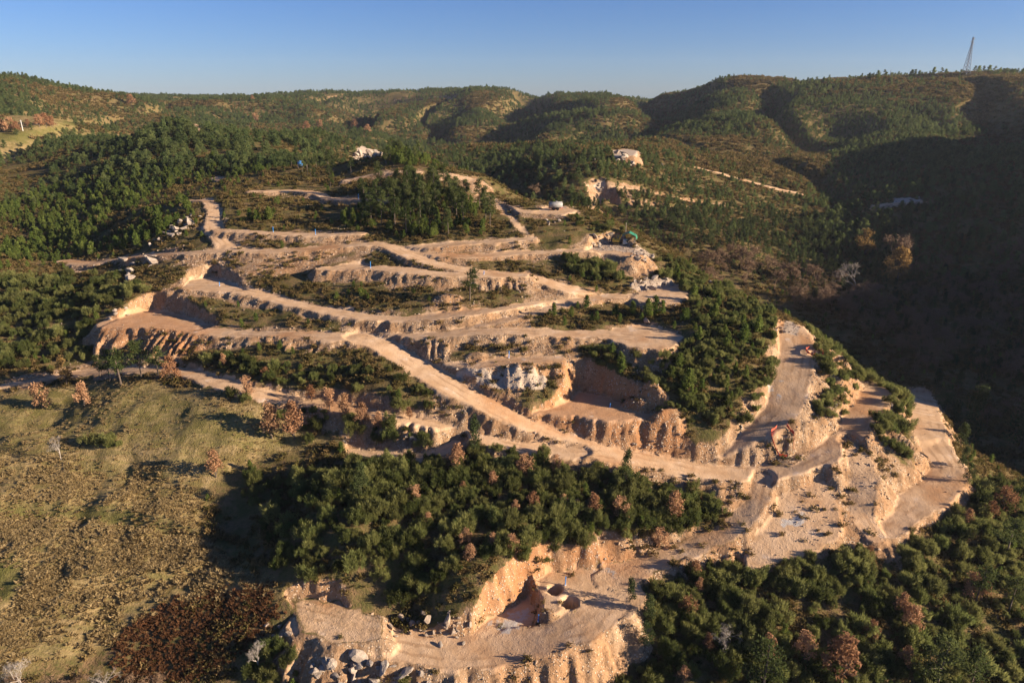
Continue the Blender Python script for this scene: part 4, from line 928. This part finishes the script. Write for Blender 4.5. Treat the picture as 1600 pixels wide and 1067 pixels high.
rocks(5, [(918, 250), (925, 256)], .8, 1.6, 'boulder', 'grey boulder left of the knoll quarry', 'boulder', 'boulders left of the knoll'); rocks(4, [(1022, 252), (1032, 258)], .8, 1.8, 'boulder', 'grey boulder right of the knoll quarry', 'boulder', 'boulders right of the knoll')
rocks(24, [(918, 384), (930, 372), (955, 366), (960, 380), (940, 388)], .5, 1.5, 'boulder', 'white quarried block in the face beside the excavator', 'boulder', 'blocks beside the excavator')
rocks(26, [(980, 398), (1000, 390), (1028, 402), (1015, 412), (990, 406)], .4, 1.1, 'boulder', 'white block on the spoil slope below the excavator', 'boulder', 'blocks below the excavator')
rocks(24, [(985, 450), (1000, 436), (1045, 432), (1060, 444), (1015, 456)], .5, 1.4, 'boulder', 'pale block in the cut face behind the upper rubble platform', 'boulder', 'blocks behind the rubble platform')
rocks(9, [(1000, 472), (1060, 480)], .3, .8, 'boulder', 'pale block on the edge of the upper rubble platform', 'boulder', 'blocks on the platform edge')
rocks(7, [(628, 692), (640, 680), (660, 680), (662, 692)], .8, 1.7, 'boulder', 'large white jagged rock beside the lower road', 'boulder', 'white rocks by the lower road', True, .5)
rocks(34, [(608, 985), (612, 962), (660, 955), (705, 950), (735, 975), (735, 1000), (670, 995)], .4, 1.2, 'boulder', 'grey brown rock of the outcrop beside the pit entrance', 'boulder', 'outcrop beside the pit entrance', False, .3)
rocks(9, [(610, 988), (735, 1003)], .3, .7, 'boulder', 'pale fallen rock at the foot of the pit entrance outcrop', 'boulder', 'fallen rocks at the pit entrance')
rocks(56, [(478, 1035), (500, 1022), (560, 1028), (640, 1040), (700, 1055), (690, 1090), (560, 1090), (490, 1060)], .6, 1.75, 'boulder', 'large sunlit boulder in the retaining bank below the pit road', 'boulder', 'boulders below the pit road', True, .35)
rocks(7, [(428, 965), (445, 1000)], .5, 1.0, 'boulder', 'grey boulder at the left edge of the stony platform', 'boulder', 'boulders at the platform edge', False)
rocks(12, [(1100, 446), (1142, 460)], .5, 1.2, 'boulder', 'grey slab in the outcrop on the right skyline of the terraced hill', 'boulder', 'skyline slabs')
rocks(14, [(985, 694), (1045, 698)], .25, .6, 'boulder', 'pale stone at the foot of the red spoil bank', 'boulder', 'stones under the red bank')
rocks(9, [(1205, 520), (1225, 522), (1220, 500)], .4, .9, 'boulder', 'pale block at the top end of the wide right track', 'boulder', 'blocks at the top of the right track')
rocks(9, [(1330, 640), (1290, 620)], .3, .7, 'boulder', 'pale stone under the broom strip beside the right track', 'boulder', 'stones under the broom strip')
rocks(6, [(1150, 672), (1190, 640)], .4, .9, 'boulder', 'pale block on the cut bank of the right track', 'boulder', 'blocks on the right cut bank')
rocks(8, [(925, 288), (945, 282)], .7, 1.6, 'boulder', 'pale block at the small quarry below the knoll', 'boulder', 'blocks at the knoll quarry'); rocks(8, [(1400, 318), (1440, 312)], .6, 1.5, 'boulder', 'bluish block in the shaded roadside quarry', 'boulder', 'blocks in the shaded quarry')
rocks(9, [(850, 345), (880, 352)], .4, 1.0, 'boulder', 'pale boulder on the slope below the grey tank trailer', 'boulder', 'boulders below the trailer')
rocks(10, [(640, 560), (900, 610)], .3, .6, 'boulder', 'pale stone on the white rubble bank', 'boulder', 'stones on the white rubble bank')
rocks(1, [(1014, 505), (1020, 503)], 1.3, 1.5, 'boulder', 'dark lone boulder at the back of the lower rubble platform', 'boulder', None, False, .5)

# ------------------------------------------------------------------ made things
def box(cx, cy, cz, sx, sy, sz, bev=0.0):
    import bmesh
    bm = bmesh.new(); bmesh.ops.create_cube(bm, size=1)
    for v in bm.verts: v.co = (cx + v.co.x * sx, cy + v.co.y * sy, cz + v.co.z * sz)
    if bev: bmesh.ops.bevel(bm, geom=list(bm.edges), offset=bev, segments=2, affect='EDGES')
    bm.verts.ensure_lookup_table(); V = [tuple(v.co) for v in bm.verts]; F = [[v.index for v in f.verts] for f in bm.faces]; bm.free(); return V, F
def part(name, geo, mat, parent, smooth=False): return link(name, new_mesh(name, *geo, mat, smooth), parent)
def cyl(p, q, r, k=10, r2=None): return tube([p, q], [r, r if r2 is None else r2], k)
def stake(u, v, label, h=1.3):
    p = hit(u, v); t = thing('marker_pipe', label, 'marker pipe', p, random.random(), 'blue drill hole markers')
    part('pipe', cyl((0, 0, -.2), (.06, 0, h), .075), 'blue', t); part('cap', cyl((.06, 0, h), (.06, 0, h + .1), .1), 'blue', t); part('collar', cyl((0, 0, -.1), (0, 0, .08), .2, 10, .16), 'white', t)
stake(883, 914, 'tall blue pipe standing on the pit bench beside the shafts', 1.5); stake(841, 970, 'leaning blue pipe beside the white clay on the pit floor', 1.1)
stake(795, 559, 'pale blue pipe on the bench above the white rubble bank', 1.4); stake(953, 636, 'short blue pipe on the red alcove floor', .7)
stake(579, 419, 'blue pipe on the rubble bench with the dark hollow', 1.6); stake(427, 363, 'blue pipe near the left end of the narrow upper bench', 1.5)
stake(493, 367, 'blue pipe near the middle of the narrow upper bench', 1.5); stake(560, 312, 'blue pipe on the shaded summit bench', 1.8); stake(756, 429, 'short pale pipe at the road junction', .8); stake(343, 447, 'pale pipe on the left end platform above the red pads', 1.0)
p = hit(470, 264); t = thing('water_tank', 'bright blue water tank on a stand among the pines', 'water tank', p)
for sx in (-.8, .8):
    for sy in (-.8, .8): part('stand_leg', box(sx, sy, .55, .14, .14, 1.5), 'wood', t)
part('tank_body', tube([(0, 0, 1.3), (0, 0, 1.35), (0, 0, 2.9), (0, 0, 3.1)], [.9, 1.05, 1.05, .85], 16), 'blue', t, True); part('lid', cyl((0, 0, 3.1), (0, 0, 3.25), .45, 12), 'blue', t)
p = hit(481, 275); t = thing('wooden_post', 'slim wooden post standing below the blue water tank', 'post', p); part('pole', cyl((0, 0, -.3), (.1, 0, 4.2), .11, 8, .08), 'wood', t); part('cross_bar', cyl((-.4, 0, 3.8), (.6, 0, 3.8), .05, 6), 'wood', t)
p = hit(977, 374); t = thing('wooden_post', 'tall wooden mast beside the green shelter', 'post', p); part('pole', cyl((0, 0, -.3), (0, 0, 4.6), .13, 8, .1), 'wood', t); part('cap', cyl((0, 0, 4.6), (0, 0, 4.7), .15, 8), 'wood', t)
# tank trailer
p = hit(868, 328); t = thing('tank_trailer', 'grey rounded tank trailer parked on the upper earth platform', 'trailer', p, R(8))
part('tank_body', tube([(-2.1, 0, 1.5), (-2.0, 0, 1.5), (2.0, 0, 1.5), (2.1, 0, 1.5)], [.75, .98, .98, .75], 16), 'grey', t, True); part('hatch', cyl((.2, 0, 2.4), (.2, 0, 2.65), .3, 12), 'grey', t)
part('chassis', box(0, 0, .62, 4.4, .9, .2), 'red', t); part('drawbar', box(2.7, 0, .6, 1.2, .12, .12), 'steel', t); part('saddle', box(0, 0, .75, 3.2, 1.5, .12), 'dark', t)
for sx in (-.75, .45):
    for sy in (-.95, .95): w = part('wheel', cyl((sx, sy - .13, .42), (sx, sy + .13, .42), .45, 16), 'dark', t); part('rim', cyl((sx, sy - .15, .42), (sx, sy + .15, .42), .22, 12), 'steel', w)
# excavator
p = hit(964, 382); t = thing('excavator', 'small yellow excavator working on the white rock platform', 'excavator', p, R(-20))
for sy in (-.75, .75): tr = part('track', box(0, sy, .34, 2.5, .42, .62, .2), 'dark', t); part('roller', box(0, sy, .34, 1.7, .46, .25, .08), 'yellowpaint', tr)
part('undercarriage', box(0, 0, .5, 1.5, 1.2, .3), 'dark', t); b = part('body', box(-.25, 0, 1.1, 2.1, 1.6, .75, .12), 'yellowpaint', t); part('engine_cover', box(-.95, 0, 1.6, .7, 1.5, .35, .08), 'yellowpaint', b); part('counterweight', box(-1.35, 0, 1.05, .35, 1.5, .7, .1), 'dark', b)
c = part('cab', box(.15, .35, 2.0, 1.05, .85, 1.15, .08), 'yellowpaint', t); part('window', box(.69, .35, 2.1, .04, .65, .75), 'glass', c); part('window', box(.15, -.09, 2.1, .75, .04, .7), 'glass', c)
part('boom', tube([(.6, -.35, 1.3), (1.3, -.35, 2.9), (2.3, -.35, 3.3)], [.17, .16, .13], 6), 'yellowpaint', t); a = part('arm', tube([(2.3, -.35, 3.3), (3.0, -.35, 1.5)], [.14, .1], 6), 'yellowpaint', t)
part('bucket', join([box(2.95, -.35, 1.15, .5, .7, .5, .08), box(3.2, -.35, .88, .15, .7, .15)]), 'dark', a); part('hydraulic_ram', cyl((1.0, -.35, 1.4), (1.7, -.35, 2.9), .06, 6), 'steel', t)
# green shelter
p = hit(983, 379); t = thing('shelter', 'green tarpaulin shelter on posts beside the excavator', 'shelter', p, R(-15))
for sx in (-1.6, 1.6):
    for sy in (-1.2, 1.2): part('post', cyl((sx, sy, -.5), (sx, sy, 2.3), .06, 6), 'steel', t)
g_ = [(-1.9, -1.5, 2.2), (0, -1.5, 2.95), (1.9, -1.5, 2.1), (-1.9, 1.5, 2.25), (0, 1.5, 3.0), (1.9, 1.5, 2.05), (2.15, -1.5, 1.1), (2.15, 1.5, 1.2), (-1.9, -1.5, 2.14), (0, -1.5, 2.89), (1.9, -1.5, 2.04), (-1.9, 1.5, 2.19), (0, 1.5, 2.94), (1.9, 1.5, 1.99)]
part('tarpaulin', (g_, [(0, 1, 4, 3), (1, 2, 5, 4), (2, 6, 7, 5), (8, 11, 12, 9), (9, 12, 13, 10), (0, 8, 9, 1), (1, 9, 10, 2), (3, 4, 12, 11), (4, 5, 13, 12), (0, 3, 11, 8)]), 'green', t)
p = hit(977, 381); t = thing('storage_crate', 'small white crate in front of the green shelter', 'crate', p, .3); part('box', box(0, 0, .55, 1.1, 1.0, 1.2, .06), 'white', t); part('lid', box(0, 0, 1.2, 1.2, 1.1, .1, .03), 'white', t)
# orange mesh round the open shafts
def mesh_fence(u, v, r, label):
    p = hit(u, v); t = thing('mesh_barrier', label, 'barrier', p, 0, 'orange mesh barriers'); n = 8; pts = []
    for k in range(n):
        a = 6.283 * k / n + .3; x, y = p[0] + math.cos(a) * r, p[1] + math.sin(a) * r * .8; z = float(lookup(Z, np.array([x]), np.array([y]))[0]) - p[2]; pts.append((x - p[0], y - p[1], z))
    for k in range(n):
        a, b = np.array(pts[k]), np.array(pts[(k + 1) % n]); part('post', cyl(a - [0, 0, .3], a + [0, 0, 1.0], .05, 5), 'steel', t)
        if k in (1, 6): continue
        V = []; F = []
        for j in range(5):
            f = j / 4; q = a + (b - a) * f; sag = .35 * math.sin(f * 3.14) * random.random(); nn = unit(np.cross(b - a, (0, 0, 1.))) * .02
            for h in (.25, .85 - sag): V += [q + [0, 0, h] - nn, q + [0, 0, h] + nn]
        for j in range(4):
            o = j * 4; F += [(o, o + 4, o + 6, o + 2), (o + 1, o + 3, o + 7, o + 5), (o + 2, o + 6, o + 7, o + 3), (o, o + 1, o + 5, o + 4)]
        part('mesh_panel', (V, F), 'red', t)
mesh_fence(1222, 692, 2.3, 'orange mesh barrier around the shaft on the spoil heap'); mesh_fence(1272, 556, 1.9, 'orange mesh barrier around the shaft beside the wide right track')
# pylons
def pylon(u, D, px, name, label):
    v = skyline(u) + 1.0; p = hit(u, v); Hm = height_m(p, px); t = thing(name, label, 'pylon', p, R(20)); w = Hm * .075; top = Hm * .015; th = Hm * .006
    cor = lambda f: [(sx * (w + (top - w) * min(f / .78, 1)), sy * (w + (top - w) * min(f / .78, 1)), f * Hm) for sx, sy in ((-1, -1), (1, -1), (1, 1), (-1, 1))]
    for k in range(4): part('leg', tube([(cor(0)[k][0], cor(0)[k][1], -1.0), cor(.78)[k], cor(.96)[k]], [th, th, th * .8], 4), 'steel', t)
    lv = [0, .12, .23, .33, .42, .5, .57, .64, .71, .78, .87, .96]
    for i in range(len(lv) - 1):
        A, B = cor(lv[i]), cor(lv[i + 1]); part('bracing', join([tube([A[k], B[(k + 1) % 4]], [th * .5] * 2, 3) for k in range(4)] + [tube([A[(k + 1) % 4], B[k]], [th * .5] * 2, 3) for k in range(4)] + [tube([B[k], B[(k + 1) % 4]], [th * .5] * 2, 3) for k in range(4)]), 'steel', t)
    for f, sgn in ((.92, 1), (.85, -1), (.79, 1)):
        a = part('cross_arm', join([tube([(0, 0, f * Hm), (sgn * Hm * .085, 0, f * Hm)], [th * .9, th * .5], 4), tube([(0, 0, (f + .03) * Hm), (sgn * Hm * .085, 0, f * Hm)], [th * .7, th * .5], 4)]), 'steel', t)
        part('insulator', cyl((sgn * Hm * .082, 0, f * Hm), (sgn * Hm * .082, 0, (f - .03) * Hm), th * .6, 6), 'grey', a)
    part('peak', tube([(0, 0, .95 * Hm), (0, 0, Hm)], [th, th * .4], 4), 'steel', t)
pylon(1509, 750, 51, 'lattice_pylon', 'tall steel lattice pylon standing on the right ridge'); pylon(1390, 1000, 11, 'lattice_pylon', 'tiny distant lattice pylon rising behind the right ridge')
p = hit(36, 205); t = thing('utility_pole', 'pale pole standing beside the far green field', 'pole', p); part('pole', cyl((0, 0, -.3), (0, 0, 7), .22, 8, .16), 'white', t); part('cross_bar', box(0, 0, 6.6, 1.8, .15, .15), 'white', t)
# shallow milky pools
def pool(px, label):
    P = np.array([hit(u, v) for u, v in px]); z = P[:, 2].max() + .06
    V = [(q[0], q[1], z) for q in P]; c = len(V); V2 = V + [(q[0], q[1], z - .5) for q in P]
    o = link('puddle', new_mesh('puddle', V2, [tuple(range(c))] + [(i, (i + 1) % c, c + (i + 1) % c, c + i) for i in range(c)], 'water')); o['kind'] = 'structure'; o['label'] = label
# ------------------------------------------------------------------ the air
hz = NT('haze_air'); pv = hz.n('ShaderNodeVolumePrincipled'); pv.inputs['Color'].default_value = (.78, .86, 1.0, 1); pv.inputs['Density'].default_value = .00005; pv.inputs['Anisotropy'].default_value = .2
hz.put(hz.out.inputs['Volume'], pv.outputs[0]); M['haze'] = hz.m
zl, zh = float(Z.min()) - 1.5, max(float(Z.max()), CAMZ) + 45
o = link('haze', new_mesh('haze', *box(600, 1345, (zl + zh) / 2, 9000, 2800, zh - zl), 'haze')); o['kind'] = 'stuff'; o['label'] = 'thin bluish haze in the valley air'
